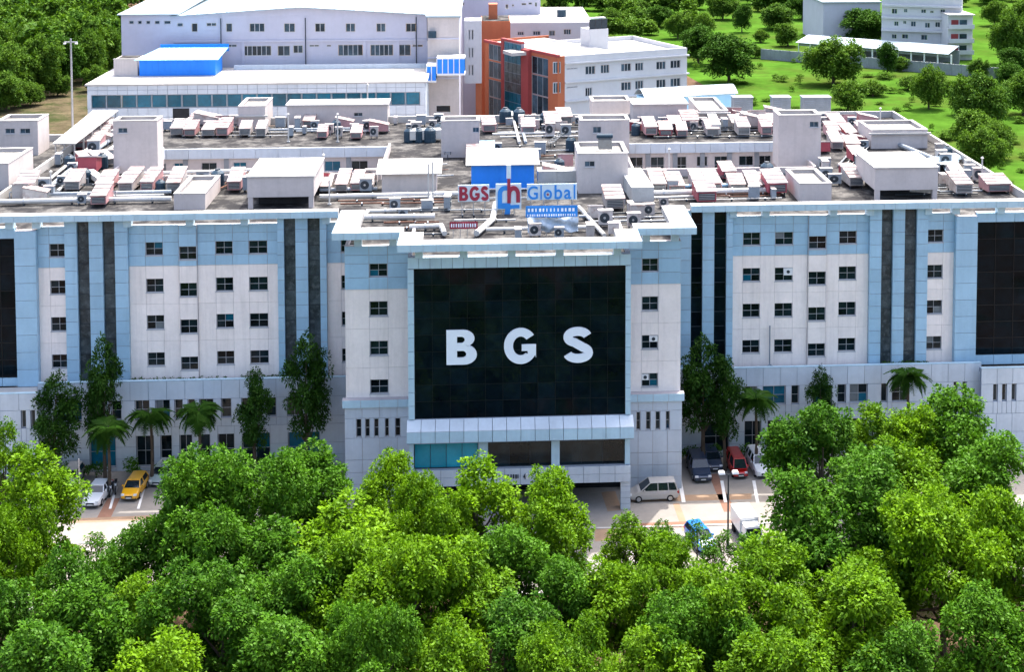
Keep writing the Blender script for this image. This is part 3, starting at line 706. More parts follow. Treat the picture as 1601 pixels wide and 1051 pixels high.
def fit(me, x0, x1, z0, z1, y):
    co = np.empty(len(me.vertices) * 3); me.vertices.foreach_get('co', co); co = co.reshape(-1, 3)
    a, b = co.min(0), co.max(0)
    co[:, 0] = x0 + (co[:, 0] - a[0]) / (b[0] - a[0]) * (x1 - x0); co[:, 2] = z0 + (co[:, 2] - a[2]) / (b[2] - a[2]) * (z1 - z0); co[:, 1] += y
    me.vertices.foreach_set('co', co.ravel()); me.update(); return me
def arc(cx, cy, rx, ry, a0, a1, n=20): return [(cx + rx * math.cos(R(a0 + (a1 - a0) * i / n)), cy + ry * math.sin(R(a0 + (a1 - a0) * i / n))) for i in range(n + 1)]
def stroke(path, wd):
    L_, R_ = [], []
    for i in range(len(path)):
        a, b = path[max(0, i - 1)], path[min(len(path) - 1, i + 1)]; dx, dy = b[0] - a[0], b[1] - a[1]; l = math.hypot(dx, dy) or 1
        nx_, ny_ = -dy / l * wd / 2, dx / l * wd / 2; L_.append((path[i][0] + nx_, path[i][1] + ny_)); R_.append((path[i][0] - nx_, path[i][1] - ny_))
    return L_ + R_[::-1]
glB = [[(0, 0), (.48, 0)] + arc(.5, .285, .36, .285, -90, 88, 14) + arc(.46, .755, .335, .245, -62, 90, 12) + [(0, 1)],
       [(.30, .20), (.30, .40), (.45, .40)] + arc(.45, .30, .11, .10, 90, -90, 10)[1:], [(.30, .62), (.30, .81), (.42, .81)] + arc(.42, .715, .10, .095, 90, -90, 10)[1:]]
glG = [arc(.5, .5, .5, .51, 38, 330, 40) + [(.96, .16), (.96, .54), (.53, .54), (.53, .36), (.71, .36), (.71, .27)] + arc(.5, .5, .23, .275, 310, 42, 30)]
glS = [stroke(arc(.42, .735, .29, .168, 14, 250, 22) + arc(.43, .27, .31, .173, 62, -166, 22), .25)]
for gl, px, nm in ((glB, (698, 745.5, 516.5, 570.5), 'B'), (glG, (788, 838, 513.5, 569.5), 'G'), (glS, (881, 927, 512, 567.5), 'S')):
    me = curve_mesh('letter', gl, .18, MAT['letter'])
    yl = YG + .06; z0, z1 = at(px[0], px[3], y=yl).z, at(px[0], px[2], y=yl).z
    link('letter', fit(me, at(px[0], 540, y=yl).x, at(px[1], 540, y=yl).x, z0, z1, yl), HB)
for s, a, b, m in (('4', 818, 822, 'grille'), ('G', 821, 826, 'paint'), ('E', 827, 831, 'paint'), ('X', 857, 863, 'paint'), ('4', 863, 869, 'paint')):
    link('lettering', fit(text_mesh(s, MAT[m], .05, .04), X(a, YG, 743), X(b, YG, 743), zm - .26, zm + .26, YG - .27), HB)

# roof sign: each board is a part, the frame carries them
ys = at(810, 336, z=ZR).y
sg = thing('roof_sign', 'roof sign of pale boards with red and blue lettering and a square emblem', 'sign', (at(810, 336, z=ZR).x, ys, ZR + .003))
def sx(px): return at(px, 300, y=ys).x
def sz(py): return at(810, py, y=ys).z
def board(p0, p1, q0, q1, m='signboard', nm='sign_board', dy=0): return MB().box(sx(p0), sx(p1), ys + dy, ys + .12 + dy, sz(q1), sz(q0)).build(nm, MAT[m], sg)
board(716, 765, 288, 314); board(824, 902, 288, 313); board(775, 815, 287, 327)
for gl, px in ((glB, (718, 732, 290.5, 312.5)), (glG, (734, 750, 290, 313)), (glS, (752, 764, 290, 313))):
    me = curve_mesh('letter', gl, .06, MAT['signred']); fit(me, sx(px[0]) - sg.location.x, sx(px[1]) - sg.location.x, sz(px[3]) - sg.location.z, sz(px[2]) - sg.location.z, -.04); link('letter', me, sg)
for s, px, m, of in (('G', (825, 841, 291, 312), 'signblue', .012), ('l', (845, 847, 290, 312), 'signblue', .01), ('o', (850, 863, 297, 312), 'signblue', .012),
                     ('b', (867, 879, 290, 312), 'signblue', .012), ('a', (882, 893, 297, 312), 'signblue', .012), ('l', (897, 899.5, 290, 312), 'signblue', .01)):
    link('letter', fit(text_mesh(s, MAT[m], of), sx(px[0]) - sg.location.x, sx(px[1]) - sg.location.x, sz(px[3]) - sg.location.z, sz(px[2]) - sg.location.z, -.04), sg)
MB().ball((sx(856.5), ys - .05, sz(304.5)), .12, 8, 4).build('dot', MAT['signred'], sg)
def emb(pts, m, dy):                          # emblem pieces: polygons in photograph pixels on the sign plane
    P = [(sx(a), sz(b)) for a, b in pts]; P = P if True else P
    me = curve_mesh('emblem_piece', [P], .06, MAT[m]); me.transform(Matrix.Translation((-sg.location.x, dy, -sg.location.z))); link('emblem_piece', me, sg)
emb([(778, 322), (778, 304)] + [(789 + 11 * math.cos(t), 303 - 13 * math.sin(t)) for t in np.linspace(math.pi, math.pi / 2, 8)] + [(793, 290), (793, 297), (789, 297)] + [(789 - 4 * math.sin(t), 303 - 6 * math.cos(t)) for t in np.linspace(0, math.pi / 2, 6)] + [(785, 317), (798, 317), (798, 320), (812, 320), (812, 325), (798, 326), (796, 346), (787, 344), (790, 326), (778, 325)], 'signblue', -.045)
emb([(793, 279), (798, 279), (798, 291)] + [(803 + 10 * math.cos(t), 303 - 13 * math.sin(t)) for t in np.linspace(math.pi * .65, 0, 9)] + [(813, 316), (807, 316), (807, 303)] + [(803 + 4 * math.cos(t), 303 - 6 * math.sin(t)) for t in np.linspace(0, math.pi, 7)] + [(798.5, 317), (793, 317)], 'signred', -.105)
board(792, 799, 258, 279, 'signboard', 'mast_board')
for px in (722, 740, 758, 786, 804, 830, 850, 872, 895): MB().box(sx(px) - .04, sx(px) + .04, ys + .13, ys + .21, ZR + .003, sz(292)).build('post', MAT['steel'], sg)
MB().box(sx(716), sx(902), ys + .22, ys + .28, sz(311), sz(309)).box(sx(716), sx(902), ys + .22, ys + .28, sz(297), sz(295)).build('rail', MAT['steel'], sg)
for px in (725, 804, 895): MB().cyl((sx(px), ys + .25, sz(295)), (sx(px), ys + 2.2, ZR + .01), .04).build('stay', MAT['steel'], sg)
# blue banner, silver tarp and red banner on the roof in front of the sign
def sagging(name, px, m, y, label, cat, amp=.12, seed=0, marks=None):
    r = random.Random(seed); x0, x1 = at(px[0], px[3], y=y).x, at(px[1], px[3], y=y).x; z1, z0 = at(px[0], px[2], y=y).z, at(px[0], px[3], y=y).z
    n, k = 26, 9; b = MB(); o = thing(name, label, cat, ((x0 + x1) / 2, y, z0)); vs = []
    ph = [r.uniform(0, 6) for _ in range(6)]
    for t in (0, .04):
        for j in range(k + 1):
            for i in range(n + 1):
                u, v = i / n, j / k
                dy = amp * (math.sin(u * 17 + ph[0] + 3 * v) * .5 + math.sin(u * 31 + ph[1] - 5 * v) * .3 + math.sin(v * 9 + u * 7 + ph[2]) * .5)
                b.v.append((x0 + (x1 - x0) * u, y + dy + t, z0 + (z1 - z0) * v + .35 * amp * math.sin(u * 13 + ph[3]) * (1 - v)))
    N_ = (n + 1) * (k + 1)
    for j in range(k):
        for i in range(n):
            q = j * (n + 1) + i; b.f += [(q, q + 1, q + n + 2, q + n + 1), (N_ + q, N_ + q + n + 1, N_ + q + n + 2, N_ + q + 1)]; b.m += [0, 0]
    b.build('cloth', MAT[m], o, smooth=True)
    for i in range(4):
        x = x0 + (x1 - x0) * (i + .5) / 4; MB().box(x - .03, x + .03, y + .15, y + .21, ZR + .003, z1).build('post', MAT['steel'], o)
    for (a, c, v0, v1) in (marks or []): MB().box(x0 + (x1 - x0) * a, x0 + (x1 - x0) * c, y - amp * 1.1 - .02, y - amp * 1.1, z0 + (z1 - z0) * v0, z0 + (z1 - z0) * v1).build('lettering', MAT['letter'], o)
mk = [(i / 14 + .04, i / 14 + .04 + rng.uniform(.02, .05), .5, .78) for i in range(13)]
mk2 = [(i / 22 + .03, i / 22 + .03 + rng.uniform(.015, .03), .1, .28) for i in range(21)]
sagging('banner', (822, 903, 322, 340), 'signblue', at(860, 366, z=ZR).y, 'blue cloth banner with worn white lettering under the Global sign board', 'banner', .05, 3, mk + mk2)
sagging('tarpaulin', (825, 904, 341, 362), 'tarp', at(860, 370, z=ZR).y, 'crumpled silver tarpaulin hung below the blue banner', 'tarpaulin', .3, 5)
sagging('banner', (703, 747, 347, 358), 'signred', at(725, 372, z=ZR).y, 'small red cloth banner with white lettering on the front roof', 'banner', .04, 8, [(i / 12 + .05, i / 12 + .05 + rng.uniform(.03, .055), .25, .75) for i in range(11)])

# ================================================================ ROOFTOP PLANT
def proto_ahu(m):
    t = thing('air_handler', 'long sloped air handler on the hospital roof', 'air handler', (0, 0, 0), 'air handlers')
    MB().hexa([(-.8, -2.2, .35), (.8, -2.2, .35), (.8, 2.2, .35), (-.8, 2.2, .35), (-.8, -2.2, 1.15), (.8, -2.2, 1.15), (.8, 2.2, 1.75), (-.8, 2.2, 1.75)]).build('casing', MAT[m], t)
    MB().hexa([(-.88, -2.35, 1.16), (.88, -2.35, 1.16), (.88, 2.3, 1.77), (-.88, 2.3, 1.77), (-.88, -2.35, 1.24), (.88, -2.35, 1.24), (.88, 2.3, 1.86), (-.88, 2.3, 1.86)]).build('lid', MAT['lid'], t)
    g = MB().box(-.68, .68, -2.24, -2.2, .45, 1.05); g = g.build('grille', MAT['grille'], t)
    for k in range(4): MB().box(-.66, .66, -2.27, -2.245, .52 + k * .14, .56 + k * .14).build('louvre', MAT['steel'], g)
    for y in (-1.9, 1.9):
        for x in (-.7, .6): MB().box(x, x + .1, y - .1, y + .1, 0, .35).build('foot', MAT['grille'], t)
    for y in (-1.2, 0, 1.2): MB().box(-.89, .89, y - .03, y + .03, 1.25 + (y + 2.35) * .1333, 1.30 + (y + 2.35) * .1333).build('lid_seam', MAT['steel'], t)
    MB().tube([Vector((.84, 1.5, .9)), Vector((1.15, 1.5, .9)), Vector((1.15, 1.5, .1))], .06, 6).build('drain', MAT['pipe'], t)
    return t
def proto_cond(m):
    t = thing('condenser_unit', 'small box condenser on the hospital roof', 'condenser', (0, 0, 0), 'condensers')
    MB().box(-.55, .55, -.28, .28, .25, 1.35).build('casing', MAT[m], t)
    f = MB().cyl((-.1, -.30, .8), (-.1, -.281, .8), .4, n=14).build('fan', MAT['grille'], t)
    MB().cyl((-.1, -.33, .8), (-.1, -.301, .8), .1, n=8).build('hub', MAT['steel'], f)
    MB().box(-.6, .6, -.32, .32, 1.351, 1.40).build('lid', MAT['ac_cream'], t)
    for x in (-.45, .35): MB().box(x, x + .1, -.25, .25, 0, .25).build('foot', MAT['grille'], t)
    return t
def proto_tank():
    t = thing('water_tank', 'dark blue plastic water tank on the hospital roof', 'water tank', (0, 0, 0), 'water tanks')
    b = MB(); pr = [(0.0, .62), (.15, .66), (.5, .64), (.55, .66), (.95, .64), (1.0, .66), (1.35, .62), (1.6, .35), (1.68, .22)]
    b.loft([[(r * math.cos(2 * math.pi * i / 14), r * math.sin(2 * math.pi * i / 14), z) for i in range(14)] for z, r in pr]); b.build('drum', MAT['tank'], t)
    MB().cyl((0, 0, 1.68), (0, 0, 1.76), .25, n=10).build('lid', MAT['grille'], t); return t
PROTO = {'cream': proto_ahu('ac_cream'), 'pink': proto_ahu('ac_pink'), 'red': proto_ahu('ac_red'), 'cond': proto_cond('ac_cream'), 'cond2': proto_cond('pipe'), 'tank': proto_tank()}
USED = set()
def put(kind, loc, rz, label, sc=(1, 1, 1)):
    o = PROTO[kind]
    if kind in USED: o = copy_tree(o)
    USED.add(kind); o.location = loc; o.rotation_euler = (0, 0, rz); o.scale = sc
    tag(o, label, o['category'], o['group']); PLACED.append((loc[0], loc[1])); return o
PLACED = []
def row_units(pxs, py, desc, kinds, rz=0.0, sc=(1, 1, 1)):
    r2 = random.Random(int(py * 7 + pxs[0]))
    for i, px in enumerate(pxs):
        p = at(px, py, z=ZR); k = kinds[i % len(kinds)]
        col = {'cream': 'pale', 'pink': 'pink', 'red': 'dark red', 'cond': 'pale', 'cond2': 'grey', 'tank': 'dark'}[k]
        what = 'air handler' if k in ('cream', 'pink', 'red') else ('condenser' if k != 'tank' else 'water tank')
        lab = f"{col} {what}, {ORD[i + 1]} from the left {desc}"
        put(k, (p.x, p.y, ZR + .004), rz + rng.uniform(-.06, .06), lab, (sc[0] * r2.uniform(.8, 1.1), sc[1] * r2.uniform(.75, 1.15), sc[2] * r2.uniform(.8, 1.15)))
row_units([118, 168, 206, 238, 277, 370], 296, 'in the front row by the stair tower', ['cream', 'pink', 'cream', 'pink', 'cream', 'pink'])
row_units([512, 537, 560, 577], 296, 'in the row behind the plant box', ['cream', 'cream', 'pink', 'cream'], sc=(.8, .9, .9))
row_units([1026, 1054, 1090, 1112, 1150, 1176, 1200], 296, 'in the row before the green-glazed courtyard', ['cream', 'pink', 'cream', 'pink', 'cream', 'cream', 'pink'], rz=.0)
row_units([160], 318, 'behind the cornice near the front roof edge', ['pink'])
row_units([1015, 1040, 1065, 1112, 1160, 1196], 212, 'on the rear courtyard edge near twin towers', ['pink', 'red', 'pink', 'cream', 'cream', 'pink'], sc=(.95, .7, 1.1))
row_units([280, 300, 330, 352, 385, 410], 212, 'on the rear courtyard edge by the stair tower', ['cream', 'pink', 'cream', 'pink', 'cream', 'cream'], sc=(.95, .7, 1.1))
row_units([505, 530, 558, 585], 216, 'above the courtyard in front of the long room', ['pink', 'cond', 'pink', 'cond'], sc=(.9, .6, 1))
row_units([1300, 1325, 1350], 214, 'on the strip beside the right tower', ['pink', 'red', 'cream'], sc=(1, .9, .9))
row_units([1305, 1330, 1350], 232, 'on the strip behind the raised plant box', ['cream', 'pink', 'cond2'], sc=(1, .8, .9))
row_units([1305, 1332], 290, 'between the two boxes by the roof edge', ['cond2', 'cream'], sc=(1.2, .8, 1))
row_units([130, 150], 232, 'beside the white walkway roof', ['red', 'pink'], sc=(1.3, .8, 1))
row_units([135, 160], 258, 'before the stair tower by the diagonal pipes', ['red', 'cream'], rz=.6, sc=(1.2, .7, 1))
row_units([640, 655, 672], 222, 'on the middle strip behind the pump shed', ['tank', 'tank', 'tank'], sc=(1.2, 1.2, 1.2))
row_units([690, 860, 885], 214, 'on the middle strip beside the cream tower', ['tank', 'cond', 'cond2'], sc=(1.3, 1.3, 1.2))
row_units([1555], 300, 'at the far end of the front roof', ['pink'], sc=(1.6, .6, 1.1))
# smaller units scattered in the open stretches of the roof, numbered along each stretch
def free(x, y, r):
    if not (XL + 1 < x < XR - 1 and y < YE - 1.5) or any(a - 1 < x < b + 1 and YA - 1 < y < YB + 1 for a, b in ((cyl_x0, cyl_x1), (cyr_x0, cyr_x1))): return False
    return all(not (a - r < x < b + r and c - r < y < d + r) for a, b, c, d in ROOMS) and all(math.hypot(x - p[0], y - p[1]) > r + .8 for p in PLACED)
def stretch(p0, p1, q0, q1, n, desc, kinds, seed):
    r = random.Random(seed); spots = []
    for _ in range(800):
        if len(spots) >= n: break
        p = at(r.uniform(p0, p1), r.uniform(q0, q1), z=ZR)
        if free(p.x, p.y, .9): spots.append(p); PLACED.append((p.x, p.y))
    spots.sort(key=lambda p: (p.x + 2.5) / (p.y + 142))
    for i, p in enumerate(spots):
        k = kinds[r.randrange(len(kinds))]; what = {'cond': 'pale condenser', 'cond2': 'grey condenser', 'cream': 'pale air handler', 'pink': 'pink air handler', 'tank': 'dark water tank', 'red': 'dark red air handler'}[k]
        s = r.uniform(.8, 1.3); put(k, (p.x, p.y, ZR + .004), r.choice((0, 0, 1.57, 3.14)) + r.uniform(-.1, .1), f"{what}, {ORD[i + 1]} from left {desc}", (s, s * (.6 if k in ('cream', 'pink', 'red') else 1), s))
stretch(255, 440, 178, 205, 20, 'on the rear roof before the teal windows', ['cond', 'cond2', 'cream', 'pink', 'cond'], 1)
stretch(610, 690, 178, 210, 8, 'on the rear roof before the beige block', ['cond', 'tank', 'cond2'], 2)
stretch(762, 905, 180, 212, 18, 'on the rear roof before the orange building', ['cond', 'cond2', 'cream', 'pink', 'tank'], 3)
stretch(1075, 1215, 178, 206, 18, 'on the rear roof before the green field', ['cond', 'cond2', 'pink', 'cream'], 4)
stretch(1285, 1360, 180, 205, 7, 'on the rear roof behind the parapet room', ['cond', 'cond2', 'pink'], 5)
stretch(90, 180, 185, 225, 9, 'on the roof strip beside the walkway', ['cond', 'cond2', 'cream', 'pink'], 6)
stretch(1470, 1540, 275, 308, 6, 'on the roof past the raised plant box', ['cond', 'cond2', 'cream'], 7)
stretch(610, 700, 325, 345, 4, 'on the roof behind the stepped cornice', ['cond', 'cond2'], 8)
stretch(930, 1050, 322, 360, 8, 'on the roof beside the silver tarpaulin', ['cond', 'cond2', 'cream'], 9)
stretch(760, 960, 368, 380, 5, 'on the roof just behind the glass front', ['cond', 'cond2'], 10)
stretch(30, 130, 285, 322, 7, 'on the front roof beside the lower room', ['cond', 'cond2', 'cream'], 12)

stretch(455, 600, 182, 214, 12, 'on the rear roof about the long room', ['cond2', 'tank', 'cond', 'pink'], 13)
stretch(985, 1080, 185, 215, 10, 'on the rear roof below the white block', ['cond2', 'cond', 'red', 'tank'], 14)
stretch(690, 900, 235, 285, 10, 'on the middle roof around the blue shed', ['cond2', 'cond', 'tank', 'pink'], 15)
stretch(500, 600, 272, 296, 5, 'on the front roof before the courtyard parapet', ['cond2', 'cond', 'red'], 16)
stretch(1285, 1360, 205, 290, 9, 'on the roof strip beside the field', ['cond2', 'cond', 'red', 'cream'], 17)
stretch(190, 600, 276, 302, 12, 'between the front air handlers and the courtyard', ['cond2', 'cond2', 'tank', 'cond'], 19)
stretch(1010, 1230, 272, 316, 10, 'among the units before the glazed courtyard', ['cond2', 'tank', 'cond2', 'red'], 20)
stretch(20, 180, 228, 285, 8, 'among the diagonal pipes by the walkway', ['cond2', 'tank', 'red'], 21)
stretch(1460, 1560, 235, 275, 6, 'on the roof by the outer parapet', ['cond2', 'tank', 'cond'], 18)
# pipes and ducts: each run is one thing with its supports
def pipe_run(pts, r, m, label, name='roof_pipe', cat='pipe', h=.45, n=8):
    P = [at(a, b, z=ZR) for a, b in pts]; P = [Vector((p.x, p.y, ZR + h)) for p in P]
    t = thing(name, label, cat, (P[0].x, P[0].y, ZR + .003)); b = MB(); b.tube(P, r, n)
    for q in P[1:-1]: b.ball(q, r * 1.08, 8, 5)
    b.build('run', MAT[m], t, smooth=False)
    for i in range(len(P) - 1):
        L_ = (P[i + 1] - P[i]).length
        for k in range(max(1, int(L_ / 3.5))):
            q = P[i].lerp(P[i + 1], (k + .5) / max(1, int(L_ / 3.5)))
            MB().box(q.x - .09, q.x + .09, q.y - .09, q.y + .09, ZR + .003, q.z - r * .7).build('support', MAT['grille'], t)
            MB().cyl(q - (P[i + 1] - P[i]).normalized() * .06, q + (P[i + 1] - P[i]).normalized() * .06, r * 1.14, n=8).build('flange', MAT['steel'], t)
def duct_run(pts, wd, ht, label, m='duct', h=.4):
    P = [at(a, b, z=ZR) for a, b in pts]; t = thing('air_duct', label, 'duct', (P[0].x, P[0].y, ZR + .003))
    for i in range(len(P) - 1):
        a, c = P[i], P[i + 1]; d = (c - a); d.z = 0; l = d.length; d.normalize(); s = Vector((-d.y, d.x, 0)) * wd / 2
        k = max(1, round(l / 1.8))
        for j in range(k):
            u, v = a + d * (l * j / k - (wd / 2 if j == 0 and i else 0)), a + d * (l * (j + 1) / k - .03)
            zz0, zz1 = ZR + h + .004 * i, ZR + h + ht + .004 * i
            MB().hexa([(*(q.xy), zz0) for q in (u - s, v - s, v + s, u + s)] + [(*(q.xy), zz1) for q in (u - s, v - s, v + s, u + s)]).build('duct_section', MAT[m], t)
            q = (u + v) / 2; MB().box(q.x - .1, q.x + .1, q.y - .1, q.y + .1, ZR + .003, zz0 - .003).build('support', MAT['grille'], t)
pipe_run([(0, 322), (150, 319), (268, 317)], .28, 'duct', 'thick white pipe along the front edge of the roof up to the tray-roofed box')
pipe_run([(40, 311), (268, 306)], .22, 'pipe', 'grey pipe running behind the thick white pipe at the roof front')
pipe_run([(190, 286), (195, 278), (335, 274), (500, 268)], .22, 'duct', 'white bent pipe along the front of the stair tower')
pipe_run([(70, 305), (130, 255), (175, 222)], .25, 'pipe', 'diagonal grey pipe leading back along the walkway')
pipe_run([(90, 305), (148, 256), (190, 225)], .18, 'duct', 'diagonal thin white pipe leading back along the walkway')
pipe_run([(55, 305), (112, 258), (160, 220)], .18, 'duct', 'outermost diagonal white pipe beside the lower room')
pipe_run([(500, 314), (720, 309), (760, 309)], .28, 'duct', 'thick white pipe running from the plant box to the roof sign')
pipe_run([(500, 303), (590, 301)], .2, 'pipe', 'short grey pipe just behind the thick pipe by the plant box')
pipe_run([(1010, 309), (1225, 303)], .34, 'duct', 'thick white pipe in front of the slanted units before the courtyard')
pipe_run([(1050, 298), (1226, 294)], .22, 'lbluemetal', 'pale blue pipe behind the thick white pipe before the courtyard')
pipe_run([(1010, 316), (1120, 312)], .14, 'duct', 'thin white pipe nearest the cornice before the courtyard')
pipe_run([(550, 347), (680, 345)], .3, 'duct', 'thick white pipe on the stepped roof behind the cornice')
pipe_run([(570, 343), (575, 337), (685, 334)], .22, 'duct', 'bent white pipe above the thick pipe on the stepped roof')
pipe_run([(640, 362), (690, 360), (695, 372)], .26, 'duct', 'bent white pipe beside the small red banner')
pipe_run([(745, 372), (770, 350), (775, 325)], .3, 'duct', 'curved white pipe rising towards the sign emblem')
pipe_run([(672, 330), (674, 312)], .14, 'duct', 'short white pipe going back from the stepped roof')
pipe_run([(905, 330), (945, 375)], .2, 'duct', 'white pipe slanting beside the silver tarpaulin')
pipe_run([(760, 366), (930, 362)], .2, 'duct', 'white pipe running along behind the glass front')
pipe_run([(905, 345), (950, 344)], .16, 'pipe', 'short grey pipe beside the silver tarpaulin')
pipe_run([(1290, 300), (1260, 245)], .2, 'duct', 'white pipe climbing back along the right courtyard edge')
pipe_run([(1310, 210), (1400, 280)], .25, 'pipe', 'long grey pipe slanting across the right roof strip')
pipe_run([(1390, 225), (1480, 262)], .3, 'pipe', 'grey pipe between the parapet room and the wavy sheets')
pipe_run([(420, 208), (600, 205)], .16, 'pipe', 'thin grey pipe below the long room on the rear roof')
pipe_run([(770, 215), (900, 212)], .16, 'duct', 'thin white pipe on the middle strip of roof')
pipe_run([(800, 180), (812, 228)], .2, 'duct', 'white pipe going back behind the blue shed')
pipe_run([(809, 180), (822, 228)], .2, 'pipe', 'grey pipe beside the white one behind the blue shed')
duct_run([(840, 288), (900, 287)], 2.2, 1.3, 'bulky white duct between the blue shed and the cream tower')
duct_run([(985, 290), (1005, 322)], 2.4, 1.6, 'bulky white wrapped duct at the corner of the stepped roof')
duct_run([(250, 243), (250, 262)], 1.0, .6, 'short duct beside the stair tower')
duct_run([(1375, 285), (1345, 250)], 1.4, .9, 'pale duct beside the raised plant box', 'pipe')
duct_run([(640, 222), (690, 220)], 1.6, 1.2, 'white duct on the middle strip beside the tower')
duct_run([(1120, 214), (1112, 196)], 1.2, 1.3, 'upright pale duct above the right courtyard')
duct_run([(1400, 302), (1465, 306)], 1.2, .5, 'low white duct in front of the raised plant box')
duct_run([(140, 278), (170, 300)], .9, .6, 'white bent duct before the stair tower')
# many thin service pipes lying across the roof, numbered along each bundle
def bundle(x0, y0, x1, y1, n, dx, dy, where, seed):
    r = random.Random(seed)
    for i in range(n):
        m_ = r.choice(('duct', 'pipe', 'pipe', 'grille', 'rust')); nm = {'duct': 'white', 'pipe': 'grey', 'grille': 'black', 'rust': 'rusty'}[m_]
        a, b_ = (x0 + dx * i, y0 + dy * i), (x1 + dx * i + r.uniform(-4, 4), y1 + dy * i)
        k = r.uniform(.35, .7); mid = (a[0] + (b_[0] - a[0]) * k, a[1] + (b_[1] - a[1]) * k)
        pipe_run([a, mid, (mid[0] + r.uniform(-3, 3), mid[1] + 1.2), (b_[0], b_[1] + 1.2)], r.uniform(.05, .12), m_, f"thin {nm} pipe, {ORD[i + 1]} of the bundle {where}", h=.25)
bundle(20, 314, 250, 309, 4, 6, -2.2, 'lying along the front roof edge', 31)
bundle(520, 309, 690, 305, 4, 4, 4.5, 'between the plant box and the sign', 32)
bundle(1020, 304, 1215, 299, 4, 3, 4.2, 'before the slanted row of units', 33)
bundle(270, 200, 440, 198, 4, 5, 5, 'on the rear roof past the stair tower', 34)
bundle(770, 196, 900, 193, 4, 4, 7, 'on the middle roof behind the blue shed', 35)
bundle(1010, 202, 1200, 199, 4, 4, 5, 'along the rear roof beyond the courtyard', 36)
bundle(600, 352, 690, 350, 3, 6, 9, 'on the stepped roof beside the red banner', 37)
bundle(920, 338, 1040, 335, 4, 4, 6, 'on the stepped roof past the tarpaulin', 38)
bundle(1310, 262, 1350, 222, 3, 9, 1, 'slanting along the strip by the field', 39)
bundle(330, 296, 385, 270, 3, 7, 1, 'leading back beside the plant box', 42)
bundle(455, 192, 600, 190, 3, 4, 8, 'under the long room on the rear roof', 43)
bundle(780, 232, 890, 228, 4, 3, 8, 'between the blue shed and the twin towers', 44)
bundle(1290, 206, 1360, 203, 4, 4, 7, 'across the strip before the parapet room', 45)
bundle(610, 262, 700, 258, 3, 4, 9, 'beside the pump shed on the middle strip', 46)
bundle(700, 332, 800, 330, 3, 5, 8, 'below the sign boards', 47)
bundle(95, 296, 165, 238, 3, 9, 1, 'slanting back beside the walkway', 40)
bundle(1400, 308, 1530, 305, 3, 5, -5, 'at the outer end of the front roof', 41)
def cable_tray(pts, where):
    P = [at(a, b_, z=ZR) for a, b_ in pts]; t = thing('cable_tray', f'dark open cable tray {where}', 'cable tray', (P[0].x, P[0].y, ZR + .003)); d = (P[1] - P[0]); d.z = 0; L_ = d.length; d.normalize(); s_ = Vector((-d.y, d.x, 0)) * .35
    for sg_ in (-1, 1): MB().cyl(P[0] + s_ * sg_ + Vector((0, 0, .7)), P[1] + s_ * sg_ + Vector((0, 0, .7)), .06, n=5).build('side_rail', MAT['grille'], t)
    for k in range(int(L_ / 1.1)):
        q = P[0] + d * (k * 1.1 + .3) + Vector((0, 0, .66)); MB().cyl(q - s_, q + s_, .04, n=5).build('rung', MAT['pipe'], t)
        if k % 3 == 0: MB().box(q.x - .05, q.x + .05, q.y - .05, q.y + .05, ZR + .003, ZR + .6).build('leg', MAT['grille'], t)
for pts, w_ in ((((60, 300), (265, 295)), 'behind the front row of units'), (((1030, 288), (1230, 282)), 'behind the slanted units by the courtyard'), (((290, 204), (370, 203)), 'on the rear roof past the stair tower'), (((700, 250), (702, 222)), 'beside the cream tower on the middle strip'),
                (((860, 232), (890, 205)), 'on the middle strip beside the twin towers'), (((620, 340), (700, 338)), 'on the stepped roof behind its cornice'), (((1080, 208), (1200, 206)), 'along the rear courtyard edge'), (((1405, 300), (1500, 298)), 'past the raised plant box')): cable_tray(pts, w_)
# vertical vent posts
def vent_post(px, py, h, label, r=.09):
    p = at(px, py, z=ZR); t = thing('vent_post', label, 'vent pipe', (p.x, p.y, ZR + .003))
    MB().cyl((p.x, p.y, ZR + .003), (p.x, p.y, ZR + h), r, n=8).build('pipe', MAT['duct'], t)
    MB().cyl((p.x, p.y, ZR + h + .05), (p.x, p.y, ZR + h + .22), r * 2.2, r * .5, n=8).build('cowl', MAT['duct'], t)
    MB().cyl((p.x, p.y, ZR + .004), (p.x, p.y, ZR + .12), r * 2.5, n=8).build('base', MAT['steel'], t)
for px, py, h, lab in ((451, 222, 3.6, 'white vent post in front of the long room, nearest the small tower'), (528, 222, 3.6, 'white vent post in front of the long room, before its window'),
                       (506, 275, 2.4, 'white vent post at the corner of the raised plant box'), (1046, 268, 2.6, 'short white vent post before the right courtyard wall'),
                       (1535, 292, 3.2, 'white post standing at the outer roof parapet'), (670, 318, 4.2, 'tall thin white post behind the stepped cornice'),
                       (677, 318, 4.4, 'tall thin white post beside its twin behind the stepped cornice'), (515, 320, 2.6, 'white post standing by the pipe near the plant box'),
                       (80, 300, 2.2, 'white post among the diagonal pipes'), (1376, 212, 3.6, 'thin grey post by the far corner of the rear roof'),
                       (575, 178, 4.2, 'tall thin post on the rear roof before the teal glass')): vent_post(px, py, h, lab)
